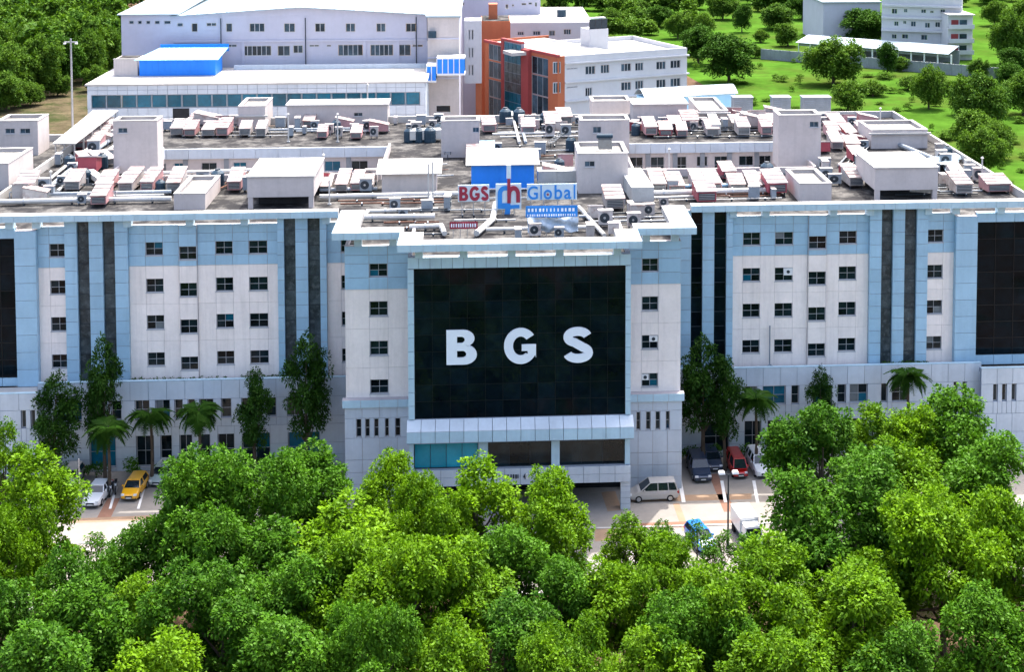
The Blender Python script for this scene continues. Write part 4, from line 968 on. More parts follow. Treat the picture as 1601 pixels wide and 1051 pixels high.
# water heater panel on the cream tower and wavy sheets stored at the roof edge
p = at(946, 233, y=at(943, 300, z=ZR).y + 2.0); t = thing('solar_heater', 'dark tilted solar water heater on the cream tower beside the sign', 'solar heater', p)
MB().hexa([(p.x - .75, p.y - .6, p.z + .1), (p.x + .75, p.y - .6, p.z + .1), (p.x + .75, p.y + .5, p.z + 1.2), (p.x - .75, p.y + .5, p.z + 1.2), (p.x - .75, p.y - .66, p.z + .16), (p.x + .75, p.y - .66, p.z + .16), (p.x + .75, p.y + .44, p.z + 1.28), (p.x - .75, p.y + .44, p.z + 1.28)]).build('collector', MAT['grille'], t)
MB().cyl((p.x - .9, p.y + .6, p.z + 1.35), (p.x + .9, p.y + .6, p.z + 1.35), .26, n=10).build('drum', MAT['tank'], t)
for a in (-.7, .7): MB().box(p.x + a - .04, p.x + a + .04, p.y + .5, p.y + .58, p.z, p.z + 1.2).build('leg', MAT['steel'], t)
for k, (px, py, rz, lab) in enumerate(((1480, 262, .3, 'curved pale metal sheet on the roof edge facing the field, further back'), (1472, 255, -.2, 'long curved metal sheet leaning beside the parapet room'), (1490, 268, .6, 'curved pale metal sheet nearest the outer parapet'))):
    p = at(px, py, z=ZR); b = MB(); n = 10
    for j in range(2):
        for i in range(n + 1):
            a = math.pi * (.15 + .7 * i / n); b.v += [(-2.6 + 5.2 * j, -1.2 * math.cos(a), 1.0 * math.sin(a) - .3), (-2.6 + 5.2 * j, -1.15 * math.cos(a), .95 * math.sin(a) - .3)]
    m_ = 2 * (n + 1)
    for i in range(n): b.f += [(2 * i, 2 * i + 2, m_ + 2 * i + 2, m_ + 2 * i), (2 * i + 1, m_ + 2 * i + 1, m_ + 2 * i + 3, 2 * i + 3)]; b.m += [0, 0]
    o = link('curved_sheet', b.mesh('curved_sheet', MAT['metalroof'], smooth=True), None, (p.x, p.y, ZR + .2)); o.rotation_euler = (0, 0, rz + .8); tag(o, lab, 'metal sheet')

# ================================================================ BUILDINGS BEHIND
class Frame:
    """a building with its own axes: local x along its front wall, y into it; corners given by photograph pixels at plane depths"""
    def __init__(s, name, label, cat, p0, p1):
        s.p0, s.p1 = Vector((p0.x, p0.y, 0)), Vector((p1.x, p1.y, 0)); d = s.p1 - s.p0; s.len = d.length
        s.a = math.atan2(d.y, d.x); s.t = thing(name, label, cat, (0, 0, 0)); s.t.location = s.p0; s.t.rotation_euler = (0, 0, s.a)
        s.u = d.normalized()
    def px(s, x, y):
        q = on_wall(x, y, s.p0, s.p1); return (q - s.p0).dot(s.u), q.z
    def part(s, b, name, m, parent=None): return link(name, b.mesh(name, MAT[m]), parent or s.t)
    def rect(s, r):
        (xa, za), (xb, zb) = s.px(r[0], r[3]), s.px(r[1], r[2]); return xa, xb, za, zb
    def wall(s, x0, x1, z0, z1, holes, m, y=0.0, name='wall', th=.3):
        b = MB(); hs = [h for h in holes]
        xs = sorted(set([x0, x1] + [v for h in hs for v in h[:2] if x0 < v < x1])); zs = sorted(set([z0, z1] + [v for h in hs for v in h[2:] if z0 < v < z1]))
        for i in range(len(xs) - 1):
            for j in range(len(zs) - 1):
                if any(inside(h, (xs[i] + xs[i + 1]) / 2, (zs[j] + zs[j + 1]) / 2) for h in hs): continue
                b.box(xs[i], xs[i + 1], y, y + th, zs[j], zs[j + 1])
        return s.part(b, name, m)
    def win(s, h, y=0.0, nx=2, nz=1, gm='bglass', fm='frame', name='window'):
        nx = max(1, nx); fr = .1; x0, x1, z0, z1 = h; w_, h_ = x1 - x0, z1 - z0; b = MB()
        b.box(0, fr, 0, .12, 0, h_).box(w_ - fr, w_, 0, .12, 0, h_).box(fr, w_ - fr, 0, .12, 0, fr).box(fr, w_ - fr, 0, .12, h_ - fr, h_)
        pw, ph = (w_ - 2 * fr) / nx, (h_ - 2 * fr) / nz
        for i in range(1, nx): b.box(fr + i * pw - .05, fr + i * pw + .05, .01, .11, fr, h_ - fr)
        o = link(name, b.mesh(name, MAT[fm]), s.t, (x0, y + .06, z0))
        for i in range(nx):
            for j in range(nz): link('pane', pane_mesh(pw - .1, ph - .06, gm), o, (fr + i * pw + .05, .06, fr + j * ph + .03))
# --- white factory
YFA = 100.0
fa = Frame('factory_building', 'long pale lilac factory with low white metal roof and many windows', 'building', at(191, 115, y=YFA), at(668, 115, y=YFA))
c6 = lambda u0, u1, v0, v1: (120 + u0 / 4.213, 120 + u1 / 4.213, v0 / 4.213, v1 / 4.213)
c7 = lambda u0, u1, v0, v1: (480 + u0 / 4.213, 480 + u1 / 4.213, v0 / 4.213, v1 / 4.213)
W1 = [c6(a, b, 133, 158) for a, b in ((343, 377), (400, 430), (455, 485), (512, 548), (573, 620))]
W2 = [c6(660, 702, 148, 175), c6(755, 797, 150, 210), c6(853, 920, 147, 172), c6(982, 1025, 150, 210), c6(1137, 1238, 150, 210), c6(1364, 1438, 150, 212),
      c6(985, 1055, 290, 310), c6(1090, 1282, 298, 368), c6(1322, 1405, 298, 368), c6(1425, 1490, 295, 350)]
W2 += [c7(a, b, 150, 210) for a, b in ((52, 120), (253, 319), (455, 519), (649, 720))] + [c7(14, 80, 292, 308), c7(128, 160, 292, 308), c7(203, 370, 290, 368), c7(415, 570, 290, 368), c7(602, 685, 290, 368), c7(692, 765, 290, 310)]
H = [fa.rect(r) for r in W1 + W2]
xl, xm, xr = 0, fa.px(271, 60)[0], fa.len
zl_, zr_, zt_ = fa.px(230, 23)[1], fa.px(668, 23)[1], fa.px(470, 12)[1]
z0 = 0
fa.wall(xl, xm, z0, zl_, H, 'lilac'); fa.wall(xm, xr, z0, zr_, H, 'lilac')
xmid = fa.px(470, 12)[0]
b = MB(); b.hexa([(xm, 0, zr_ + .003), (xmid, 0, zr_ + .003), (xmid, .3, zr_ + .003), (xm, .3, zr_ + .003), (xm, 0, zr_ + .02), (xmid, 0, zt_), (xmid, .3, zt_), (xm, .3, zr_ + .02)])
b.hexa([(xmid, 0, zr_ + .003), (xr, 0, zr_ + .003), (xr, .3, zr_ + .003), (xmid, .3, zr_ + .003), (xmid, 0, zt_), (xr, 0, zr_ + .02), (xr, .3, zr_ + .02), (xmid, .3, zt_)]); fa.part(b, 'gable', 'lilac')
D_ = 70
b = MB()
for xa, xb, za, zb in ((xm - .4, xmid, zr_ - .05, zt_), (xmid, xr + .5, zt_, zr_ - .05)):
    b.hexa([(xa, -.6, za + .05), (xb, -.6, zb + .05), (xb, D_, zb + .05), (xa, D_, za + .05), (xa, -.6, za + .2), (xb, -.6, zb + .2), (xb, D_, zb + .2), (xa, D_, za + .2)])
rf = fa.part(b, 'roof', 'metalroof')
for k in range(26):
    x = xm + (xr - xm) * (k + .5) / 26; z = zr_ + (zt_ - zr_) * (1 - abs(x - xmid) / ((xmid - xm) if x < xmid else (xr - xmid))) + .21
    fa.part(MB().box(x - .05, x + .05, -.55, D_, z, z + .07), 'roof_seam', 'metalroof', rf)
b = MB(); b.hexa([(xl - .5, -.6, zl_ + .02), (xm + 1, -.6, zl_ + .02), (xm + 1, D_ * .7, zl_ + .9), (xl - .5, D_ * .7, zl_ + .9), (xl - .5, -.6, zl_ + .2), (xm + 1, -.6, zl_ + .2), (xm + 1, D_ * .7, zl_ + 1.08), (xl - .5, D_ * .7, zl_ + 1.08)]); fa.part(b, 'lean_to_roof', 'metalroof')
fa.part(MB().box(xl, xl + .3, .3, D_ * .7, 0, zl_), 'side_wall', 'lilac'); fa.part(MB().box(xr - .3, xr, .3, D_, 0, zr_), 'side_wall', 'lilac')
for h, r in zip(H, W1 + W2): fa.win(h, nx=max(1, round((r[1] - r[0]) / 8)), nz=1)
zbnd = fa.px(500, 63)[1]; fa.part(MB().box(xm, xr, -.25, -.003, zbnd - .15, zbnd + .15), 'string_course', 'lilac')
for px in (270, 349, 380, 478, 570, 622, 668): x = fa.px(px, 60)[0]; fa.part(MB().box(x - .25, x + .25, -.18, -.004, 5, zbnd - .16), 'pier', 'lilac')
for px in (346, 478, 651): x = fa.px(px, 60)[0]; fa.part(MB().cyl((x, -.3, 18), (x, -.3, zr_ - .3), .09, n=6), 'downpipe', 'grille')
# its glazed podium
YPD = 82.0
po = Frame('glazed_annex', 'long low annex with a white roof and a band of teal glass', 'building', at(136, 150, y=YPD), at(665, 150, y=YPD))
ztop, zf, zg = po.px(400, 132)[1], po.px(400, 146)[1], po.px(400, 167)[1]
po.part(MB().box(.1, po.len - .1, .2, .5, 0, zg).box(.1, po.len - .1, .2, .5, zf, ztop - .05), 'wall', 'joint')
n = 34; xs = cuts(0, po.len, n)
for i in range(n):
    for a, c in ((zf, (zf + ztop) / 2), ((zf + ztop) / 2 + .05, ztop), (zg - 1.4, zg - .05), (zg - 3.2, zg - 1.45)): po.part(MB().box(xs[i] + .03, xs[i + 1] - .03, .1, .19, a, c), 'blue_panel', 'grey')
n = 22; gx = po.px(142, 150)[0]; xs = cuts(gx, po.len - .8, n)
for i in range(n): po.win((xs[i], xs[i + 1], zg, zf), .1, nx=1, gm='tglass', fm='pipe')
po.part(MB().box(0, gx, .1, .5, zg, zf).box(po.len - .8, po.len, .1, .5, zg, zf), 'end_pier', 'grey')
po.part(MB().box(-.3, po.len + .3, 0, 17.2, ztop + .003, ztop + .25), 'roof', 'wroof')
po.part(MB().box(0, .3, .5, 17, 0, ztop).box(po.len - .3, po.len, .5, 17, 0, ztop), 'side_wall', 'grey')
b = MB().box(po.px(340, 110)[0], po.len, 14.5, 14.8, ztop + .26, ztop + 1.0); po.part(b, 'roof_parapet', 'grey')
x = po.px(270, 170)[0]; po.part(MB().box(x, x + 2.5, .03, .09, zg - 3.3, zg - .1), 'door', 'dark')
# blue shed on the annex roof and the cream box beside it
ysd = YPD + 8.5
p0_, p1_ = at(218, 115, y=ysd), at(337, 115, y=ysd)
sh = Frame('roof_shed', 'bright blue sheet metal shed with pale blue roof on the annex', 'shed', p0_, p1_); zb_, zt2 = ztop + .26, sh.px(280, 93)[1]
sh.part(MB().box(0, sh.len, 0, 6, zb_, zt2), 'wall', 'bluemetal')
for k in range(1, 12): sh.part(MB().box(sh.len * k / 12 - .04, sh.len * k / 12 + .04, -.05, -.003, zb_, zt2), 'sheet_rib', 'bluemetal')
b = MB(); b.hexa([(-.6, -.9, zt2 + .02), (sh.len + .6, -.9, zt2 + .02), (sh.len + .9, 7, zt2 + 1.0), (1.8, 7, zt2 + 1.0), (-.6, -.9, zt2 + .12), (sh.len + .6, -.9, zt2 + .12), (sh.len + .9, 7, zt2 + 1.1), (1.8, 7, zt2 + 1.1)]); rf = sh.part(b, 'roof', 'lbluemetal')
for k in range(1, 14):
    f_ = k / 14; xa, xb = -.6 + (sh.len + 1.2) * f_, 1.8 + (sh.len - .9) * f_
    b = MB(); b.hexa([(xa - .04, -.88, zt2 + .122), (xa + .04, -.88, zt2 + .122), (xb + .04, 6.9, zt2 + 1.102), (xb - .04, 6.9, zt2 + 1.102), (xa - .04, -.88, zt2 + .18), (xa + .04, -.88, zt2 + .18), (xb + .04, 6.9, zt2 + 1.16), (xb - .04, 6.9, zt2 + 1.16)]); sh.part(b, 'roof_seam', 'lbluemetal', rf)
sh.part(MB().box(1.8, sh.len + .9, 7.02, 7.3, zt2 + .4, zt2 + 1.6), 'back_flashing', 'bluemetal')
p = at(197, 115, y=ysd); 
bx_ = thing('cream_box', 'plain cream plant box at the end of the annex roof', 'plant room', (p.x, p.y, ztop + .26)); xq = at(215, 115, y=ysd).x
zq = at(190, 93, y=ysd).z; xq0 = at(178, 115, y=ysd).x
MB().box(xq0, xq, ysd, ysd + 5, ztop + .26, zq).build('wall', MAT['room'], bx_); MB().box(xq0 + .3, xq - .3, ysd + .3, ysd + 4.7, zq + .003, zq + .05).build('roof', MAT['roof'], bx_)
MB().box(xq0 - .05, xq + .05, ysd - .05, ysd + .29, zq + .003, zq + .15).build('coping', MAT['wroof'], bx_)
# --- beige service block and blue glazed bridge
YSB = 96.0
sb = Frame('service_block', 'beige service block with a dark doorway between factory and orange building', 'building', at(669, 150, y=YSB), at(718, 150, y=YSB))
H = [sb.rect((681, 705, 164, 176)), sb.rect((712, 717, 22, 30))]
sb.wall(0, sb.len, 0, sb.px(690, 27)[1], H[:1], 'room'); sb.win(H[0], nx=1, gm='dark')
sb.part(MB().box(0, .3, .3, 30, 0, sb.px(690, 27)[1]).box(sb.len - .3, sb.len, .3, 30, 0, sb.px(690, 27)[1]), 'side_wall', 'lilac')
zt2 = sb.px(690, 27)[1]; sb.part(MB().box(-.3, sb.len + .3, -.3, 30, zt2 + .003, zt2 + .3), 'roof', 'metalroof')
for py in (60, 90, 122): z = sb.px(690, py)[1]; sb.part(MB().box(0, sb.len, -.15, -.003, z - .12, z + .12), 'string_course', 'lilac')
x = sb.px(676, 55)[0]; sb.part(MB().cyl((x, -.5, sb.px(676, 58)[1]), (x, -.5, sb.px(676, 48)[1]), .7, n=12), 'wall_tank', 'tank')
br = Frame('glazed_bridge', 'bright blue glazed footbridge between factory and orange building', 'bridge', at(667, 105, y=YSB - 5), at(726, 105, y=YSB - 5))
for k, (r, nn) in enumerate((((667, 682, 104, 126), 2), ((683, 727, 92, 115), 5))):
    h = br.rect(r); xs = cuts(h[0], h[1], nn)
    o = br.part(MB().box(h[0], h[1], .1, 3.5, h[2] - .3, h[2]).box(h[0], h[1], .1, 3.5, h[3], h[3] + .25), 'deck', 'white')
    for i in range(nn):
        br.part(MB().box(xs[i] + .07, xs[i + 1] - .07, .12, .2, h[2] + .003, h[3] - .003), 'pane', 'bluemetal', o)
        br.part(MB().box(xs[i] - .07, xs[i] + .07, .05, .22, h[2], h[3]), 'mullion', 'white', o)
    br.part(MB().box(h[0], h[1], 3.2, 3.4, h[2], h[3]), 'pane', 'tglass', o)
# --- orange and white building: two fronts meeting at a corner
pc = at(872, 120, y=104.0); pa = at(758, 120, y=126.0); pe = at(1074, 120, y=114.0)
og = Frame('orange_building', 'orange and red four-storey block with a blue glass stair front', 'building', pa, pc)
ztop = og.px(872, 90)[1]
rects = [(764, 785, 72, 92), (764, 785, 99, 120), (764, 785, 128, 150), (764, 785, 156, 180), (831, 857, 92, 114), (831, 857, 121, 146), (831, 857, 153, 178)]
H = [og.rect(r) for r in rects]
og.wall(0, og.len, 0, ztop, H, 'orange')
for h in H: og.win(h, nx=3, gm='bglass', nz=1, fm='pipe')
x0, x1 = og.px(793, 100)[0], og.px(820, 100)[0]; z1 = og.px(806, 62)[1]
og.part(MB().box(x0, x1, -.6, -.003, 0, z1 - .4), 'stair_shaft', 'joint')
zz = cuts(2, z1 - .6, 14); xs = cuts(x0 + .2, x1 - .2, 4)
for i in range(4):
    for j in range(14): og.part(MB().box(xs[i] + .05, xs[i + 1] - .05, -.68, -.603, zz[j] + .05, zz[j + 1] - .05), 'pane', 'sglass' if (j // 3) % 2 else 'tglass')
for a, c in ((x0 - 1.0, x0), (x1, x1 + 2.4)): og.part(MB().box(a, c, -.75, -.004, 0, z1 - (0 if a < x0 else 1.2)), 'red_pier', 'redwall')
og.part(MB().box(x0, x1, -.75, -.004, z1 - .4, z1), 'red_lintel', 'redwall')
og.part(MB().box(-.2, og.len + .2, -.12, .35, ztop + .003, ztop + .5), 'parapet', 'redwall')
og.part(MB().box(0, .3, .3, 14, 0, ztop + .4), 'side_wall', 'orange'); og.part(MB().box(.3, og.len, .35, 13, ztop - .3, ztop + .001), 'roof', 'wroof')
tw = Frame('red_brown_block', 'plain red-brown block rising behind the orange building', 'building', at(752, 60, y=133.0), at(798, 60, y=133.0))
zt2 = tw.px(775, 33)[1]; tw.part(MB().box(0, tw.len, 0, 10, 0, zt2), 'wall', 'orange'); tw.part(MB().box(.2, tw.len - .2, .2, 9.8, zt2 + .003, zt2 + .1), 'roof', 'roof')
a, c = tw.px(764, 30)[0], tw.px(778, 30)[0]; tw.part(MB().box(a, c, 3, 6, zt2 + .1, zt2 + 3), 'roof_hut', 'orange')
sl = Frame('white_slab', 'narrow white stair wall with paired slit windows beside the orange building', 'building', at(726, 100, y=116.0), at(753, 100, y=116.0))
rects = [(732.5, 735.5, 46, 62), (737, 740.5, 46, 62), (732.5, 735.5, 74, 90), (737, 740.5, 74, 90), (732.5, 735.5, 101, 118), (737, 740.5, 101, 118)]
H = [sl.rect(r) for r in rects]; zt2 = sl.px(740, 32)[1]
sl.wall(0, sl.len, sl.px(740, 130)[1], zt2, H, 'bwhite')
for h in H: sl.win(h, nx=1)
sl.part(MB().box(0, sl.len, .3, 5, sl.px(740, 130)[1], zt2), 'core', 'bwhite')
sl.part(MB().box(2, sl.len, .5, 5, 0, sl.px(740, 130)[1] - .01), 'base', 'orange')
wb = Frame('white_block', 'white three-storey block with flat roof joined to the orange corner', 'building', pc, pe)
ztop = wb.px(960, 82)[1]
rects = [(915, 931, 102, 117), (939, 953, 100, 115), (971, 987, 98, 112), (993, 1006, 97, 111), (1026, 1041, 95, 109), (1048, 1064, 93, 107),
         (971, 987, 127, 142), (993, 1006, 125, 140), (1026, 1041, 123, 138), (1048, 1064, 121, 136), (886, 903, 105, 109), (886, 903, 134, 138), (915, 926, 136, 151)]
H = [wb.rect(r) for r in rects]; xo = wb.px(883, 120)[0]
h1 = [wb.rect((865, 877, 96, 115)), wb.rect((865, 877, 128, 146))]
wb.wall(xo, wb.len, 0, ztop, H, 'bwhite'); wb.wall(0, xo, 0, ztop, h1, 'orange', name='orange_end_wall')
for h in H + h1: wb.win(h, nx=3 if h[1] - h[0] > 1 else 1, nz=1)
for py in (100 - 8, 121, 150): z = wb.px(985, py)[1]; wb.part(MB().box(xo, wb.len + .3, -.4, -.004, z - .12, z + .12), 'string_course', 'bwhite')
wb.part(MB().box(wb.len - .3, wb.len, .3, 20, 0, ztop), 'side_wall', 'bwhite'); wb.part(MB().box(.3, wb.len - .3, .3, 20, ztop - 1.0, ztop - .8), 'roof', 'wroof')
wb.part(MB().box(.3, wb.len - .3, 20, 20.3, ztop - 2, ztop), 'back_parapet', 'bwhite')
a, c = wb.px(963, 70)[0], wb.px(992, 70)[0]; rh = wb.part(MB().box(a, c, 10, 14, ztop - .79, ztop + 3.0), 'roof_hut', 'bwhite')
for k in range(3): wb.part(MB().box(a + (c - a) * k / 3 + .05, a + (c - a) * (k + 1) / 3 - .05, 10.3, 10.5, ztop + 3.003, ztop + 4.8), 'collector', 'grille', rh)
wb.part(MB().box(a, c, 11, 12, ztop + 4.8, ztop + 5.0), 'tank_deck', 'white', rh)
wb.part(MB().box(a - 16, a - 8, 9, 13, ztop - .79, ztop - .2), 'roof_hatch', 'wroof'); wb.part(MB().box(a - 7, a - 1, 6, 7, ztop - .79, ztop - .5), 'roof_duct', 'redwall')
yb_ = 150.0
wk2 = Frame('white_rear_block', 'white rear block with small windows behind the orange building roof', 'building', at(790, 50, y=yb_), at(926, 50, y=yb_))
rects = [(809, 819, 49, 55), (833, 845, 48, 55), (858, 868, 47, 56), (881, 893, 45, 54), (907, 917, 44, 51)]
H = [wk2.rect(r) for r in rects]; zt2 = wk2.px(860, 35)[1]
wk2.wall(0, wk2.len, 0, zt2, H, 'bwhite')
for h in H: wk2.win(h, nx=3)
wk2.part(MB().box(0, wk2.len, .3, 30, zt2 - .3, zt2 + .1), 'roof', 'wroof'); wk2.part(MB().box(wk2.len - .3, wk2.len, .3, 30, 0, zt2 - .31), 'side_wall', 'bwhite')
x = wk2.px(882, 30)[0]; wk2.part(MB().cyl((x, 10, zt2 + .1), (x, 10, zt2 + 1.6), 1.0, n=12), 'roof_tank', 'tank')
pale = Frame('pale_tower', 'pale windowed tower rising at the top edge behind the factory', 'building', at(719, 30, y=165.0), at(845, 30, y=165.0))
zt2 = pale.px(780, -25)[1]
rects = [(722, 726, 3, 8), (731, 734, 40, 46), (790, 795, 6, 14), (800, 804, 6, 10), (815, 823, 4, 8), (826, 832, 3, 7), (836, 840, 3, 10)]
H = [pale.rect(r) for r in rects]; pale.wall(0, pale.len, 0, zt2, H, 'lilac')
for h in H: pale.win(h, nx=1)
pale.part(MB().box(0, pale.len, .3, 15, zt2 - .3, zt2), 'roof', 'wroof'); pale.part(MB().box(pale.len - .3, pale.len, .3, 15, 0, zt2 - .31), 'side_wall', 'bwhite')
# blue-white sheds at the rear of the hospital by the field
for k, (a, c, yt, yb2, lab) in enumerate(((1010, 1085, 146, 160, 'low pale blue sheet shed in front of the white block'), (1070, 1150, 142, 165, 'pale blue curved shed beside the green field'))):
    f = Frame('sheet_shed', lab, 'shed', at(a, yb2, y=72 + 5 * k), at(c, yb2, y=74 + 5 * k)); z1 = f.px((a + c) / 2, yt + 6)[1]
    f.part(MB().box(0, f.len, 0, 4, 0, z1), 'wall', 'lbluemetal'); b = MB(); n = 8
    b.loft([[(xx, -.3 + 4.6 * i / n, z1 + 1.1 * math.sin(math.pi * i / n) + .01) for i in range(n + 1)] + [(xx, -.3 + 4.6 * i / n, z1 + .08 + 1.15 * math.sin(math.pi * i / n)) for i in range(n, -1, -1)] for xx in (-.3, f.len + .3)]); f.part(b, 'roof', 'metalroof')
for i, px in enumerate((1160, 1220, 1275)):
    p = at(px, 176, z=ZR); o = thing('vent_tower', f'dark grey louvred vent box, {ORD[i + 1]} of three along the rear roof edge', 'vent box', (p.x, p.y, ZR + .003)); wd = (1.4, 1.3, 2.0)[i]
    MB().box(p.x - wd, p.x + wd, p.y - 1, p.y + 1, ZR + .003, ZR + 2.3).build('casing', MAT['greywall'], o); MB().box(p.x - wd - .1, p.x + wd + .1, p.y - 1.1, p.y + 1.1, ZR + 2.303, ZR + 2.42).build('lid', MAT['pipe'], o)
    for k in range(6): MB().box(p.x - wd + .2, p.x + wd - .2, p.y - 1.06, p.y - 1.003, ZR + .4 + k * .28, ZR + .52 + k * .28).build('louvre', MAT['pipe'], o)
# --- far right: boundary wall, long shed, white flats, mast
w0, w1 = at(1190, 92, z=0), at(1570, 124, z=0)
bw = Frame('boundary_wall', 'long grey boundary wall across the far side of the field', 'wall', w0, w1)
n = 24
for i in range(n):
    a, c = bw.len * i / n, bw.len * (i + 1) / n - .05
    bw.part(MB().box(a, c, 0, .3, -.02, 3.1), 'wall_bay', 'greywall'); bw.part(MB().box(a - .05, a + .35, -.12, -.003, -.02, 3.2), 'pier', 'greywall')
s0, s1 = at(1248, 84, z=0), at(1487, 104, z=0)
ls = Frame('long_shed', 'long low shed with bright white sheet roof behind the boundary wall', 'shed', s0, s1)
zs1 = 3.6
ls.part(MB().box(0, ls.len, 6.6, 7, 0, zs1 + .4), 'back_wall', 'greywall'); ls.part(MB().box(0, ls.len, .2, .3, 2.6, zs1 - .1), 'front_beam', 'greywall')
for i in range(13): x = ls.len * i / 12; ls.part(MB().box(max(0, x - .2), x + .2, -.1, .19, 0, zs1 - .1), 'post', 'white')
for i in range(24):
    a, c = ls.len * i / 24 - .5, ls.len * (i + 1) / 24 - .54
    b = MB(); b.hexa([(a, -1, zs1), (c, -1, zs1), (c, 8, zs1 + 1.5), (a, 8, zs1 + 1.5), (a, -1, zs1 + .1), (c, -1, zs1 + .1), (c, 8, zs1 + 1.6), (a, 8, zs1 + 1.6)]); ls.part(b, 'roof_sheet', 'metalroof')
yf_ = at(1450, 95, z=0).y
ft = Frame('white_flats', 'white stepped flats with balconies at the far edge of the field', 'building', at(1378, 60, y=yf_ + 14), at(1503, 60, y=yf_ + 6))
zt2 = ft.px(1440, 2)[1]
rects = [(1394, 1403, 13, 21), (1413, 1419, 13, 19), (1454, 1460, 16, 20), (1412, 1417, 32, 37), (1424, 1432, 33, 41), (1462, 1470, 34, 42), (1398, 1405, 33, 40), (1440, 1448, 14, 20), (1446, 1454, 35, 43), (1410, 1420, 53, 60), (1440, 1450, 54, 62), (1394, 1402, 53, 60), (1470, 1478, 14, 20)]
H = [ft.rect(r) for r in rects]; ft.wall(0, ft.len, 0, zt2 + 4, H, 'bwhite')
for h in H: ft.win(h, nx=2)
for py in (29, 49, 10): z = ft.px(1440, py)[1]; ft.part(MB().box(0, ft.len, -.9, -.003, z - .1, z + .5), 'balcony', 'bwhite')
ft.part(MB().box(0, ft.len, .3, 14, zt2 + 3.7, zt2 + 4.1), 'roof', 'wroof'); ft.part(MB().box(0, .3, .3, 14, 0, zt2 + 3.69), 'side_wall', 'bwhite'); ft.part(MB().box(ft.len - .3, ft.len, .3, 14, 0, zt2 + 3.69), 'side_wall', 'bwhite')
fe = Frame('balcony_tower', 'white end tower with red-curtained balconies beside the flats', 'building', at(1484, 80, y=yf_), at(1523, 80, y=yf_))
zt2 = fe.px(1503, 24)[1]; fe.part(MB().box(0, fe.len, 1.6, 12, 0, zt2), 'core', 'bwhite'); fe.part(MB().box(-.2, fe.len + .2, 0, 12.2, zt2 + .003, zt2 + .3), 'roof', 'wroof')
for py in (44, 66, 84):
    z = fe.px(1503, py)[1]; fe.part(MB().box(0, fe.len, 0, 1.58, z - .2, z), 'balcony_floor', 'bwhite'); fe.part(MB().box(0, fe.len, 0, .15, z + .003, z + 1.1), 'balcony_front', 'bwhite')
    for k, m in enumerate(('redwall', 'bglass')): fe.part(MB().box(1 + k * 2.6, 3.2 + k * 2.6, 1.5, 1.58, z + .3, z + 2.4), 'shutter', m)
fg = Frame('grey_workshop', 'pale windowless workshop at the top edge left of the flats', 'building', at(1287, 40, y=yf_ + 40), at(1376, 40, y=yf_ + 40))
zt2 = fg.px(1330, 4)[1]; fg.part(MB().box(0, fg.len, 0, 30, 0, zt2), 'wall', 'lilac'); fg.part(MB().box(-.4, fg.len + .4, -.4, 30, zt2 + .003, zt2 + .4), 'roof', 'metalroof')
p = at(1316, 62, z=0); ms = thing('lattice_mast', 'orange steel lattice mast behind the long white shed', 'mast', (p.x, p.y, 0))
for sx_ in (-.7, .7):
    for sy_ in (-.7, .7): MB().box(p.x + sx_ - .14, p.x + sx_ + .14, p.y + sy_ - .14, p.y + sy_ + .14, 0, 34).build('leg', MAT['orange'], ms)
for k in range(17):
    z = 2 * k
    MB().cyl((p.x - .7, p.y - .7, z), (p.x + .7, p.y - .7, z + 2), .1, n=5).cyl((p.x - .7, p.y - .86, z + 2), (p.x + .7, p.y - .86, z + 2), .1, n=5).build('brace', MAT['orange'], ms)
MB().box(p.x - 1.6, p.x + 1.6, p.y - 1.6, p.y + 1.6, 0, 4).build('base', MAT['redwall'], ms)
# light pole beyond the roof on the left
p = at(113, 172, y=66.0); zt2 = at(113, 60, y=66.0).z; pl = thing('light_pole', 'tall grey pole with a crossbar standing against the wood', 'pole', (p.x, 66, 0))
MB().cyl((p.x, 66, 0), (p.x, 66, zt2), .22, .12, n=10).build('shaft', MAT['steel'], pl); zz_ = at(113, 65, y=66.0).z
MB().box(p.x - .9, p.x + .9, 65.9, 66.1, zz_ - .12, zz_ + .05).build('crossbar', MAT['steel'], pl)
for k in (-.8, .8): MB().box(p.x + k - .15, p.x + k + .15, 65.6, 66.1, zz_ - .3, zz_ - .125).build('lamp_head', MAT['white'], pl)

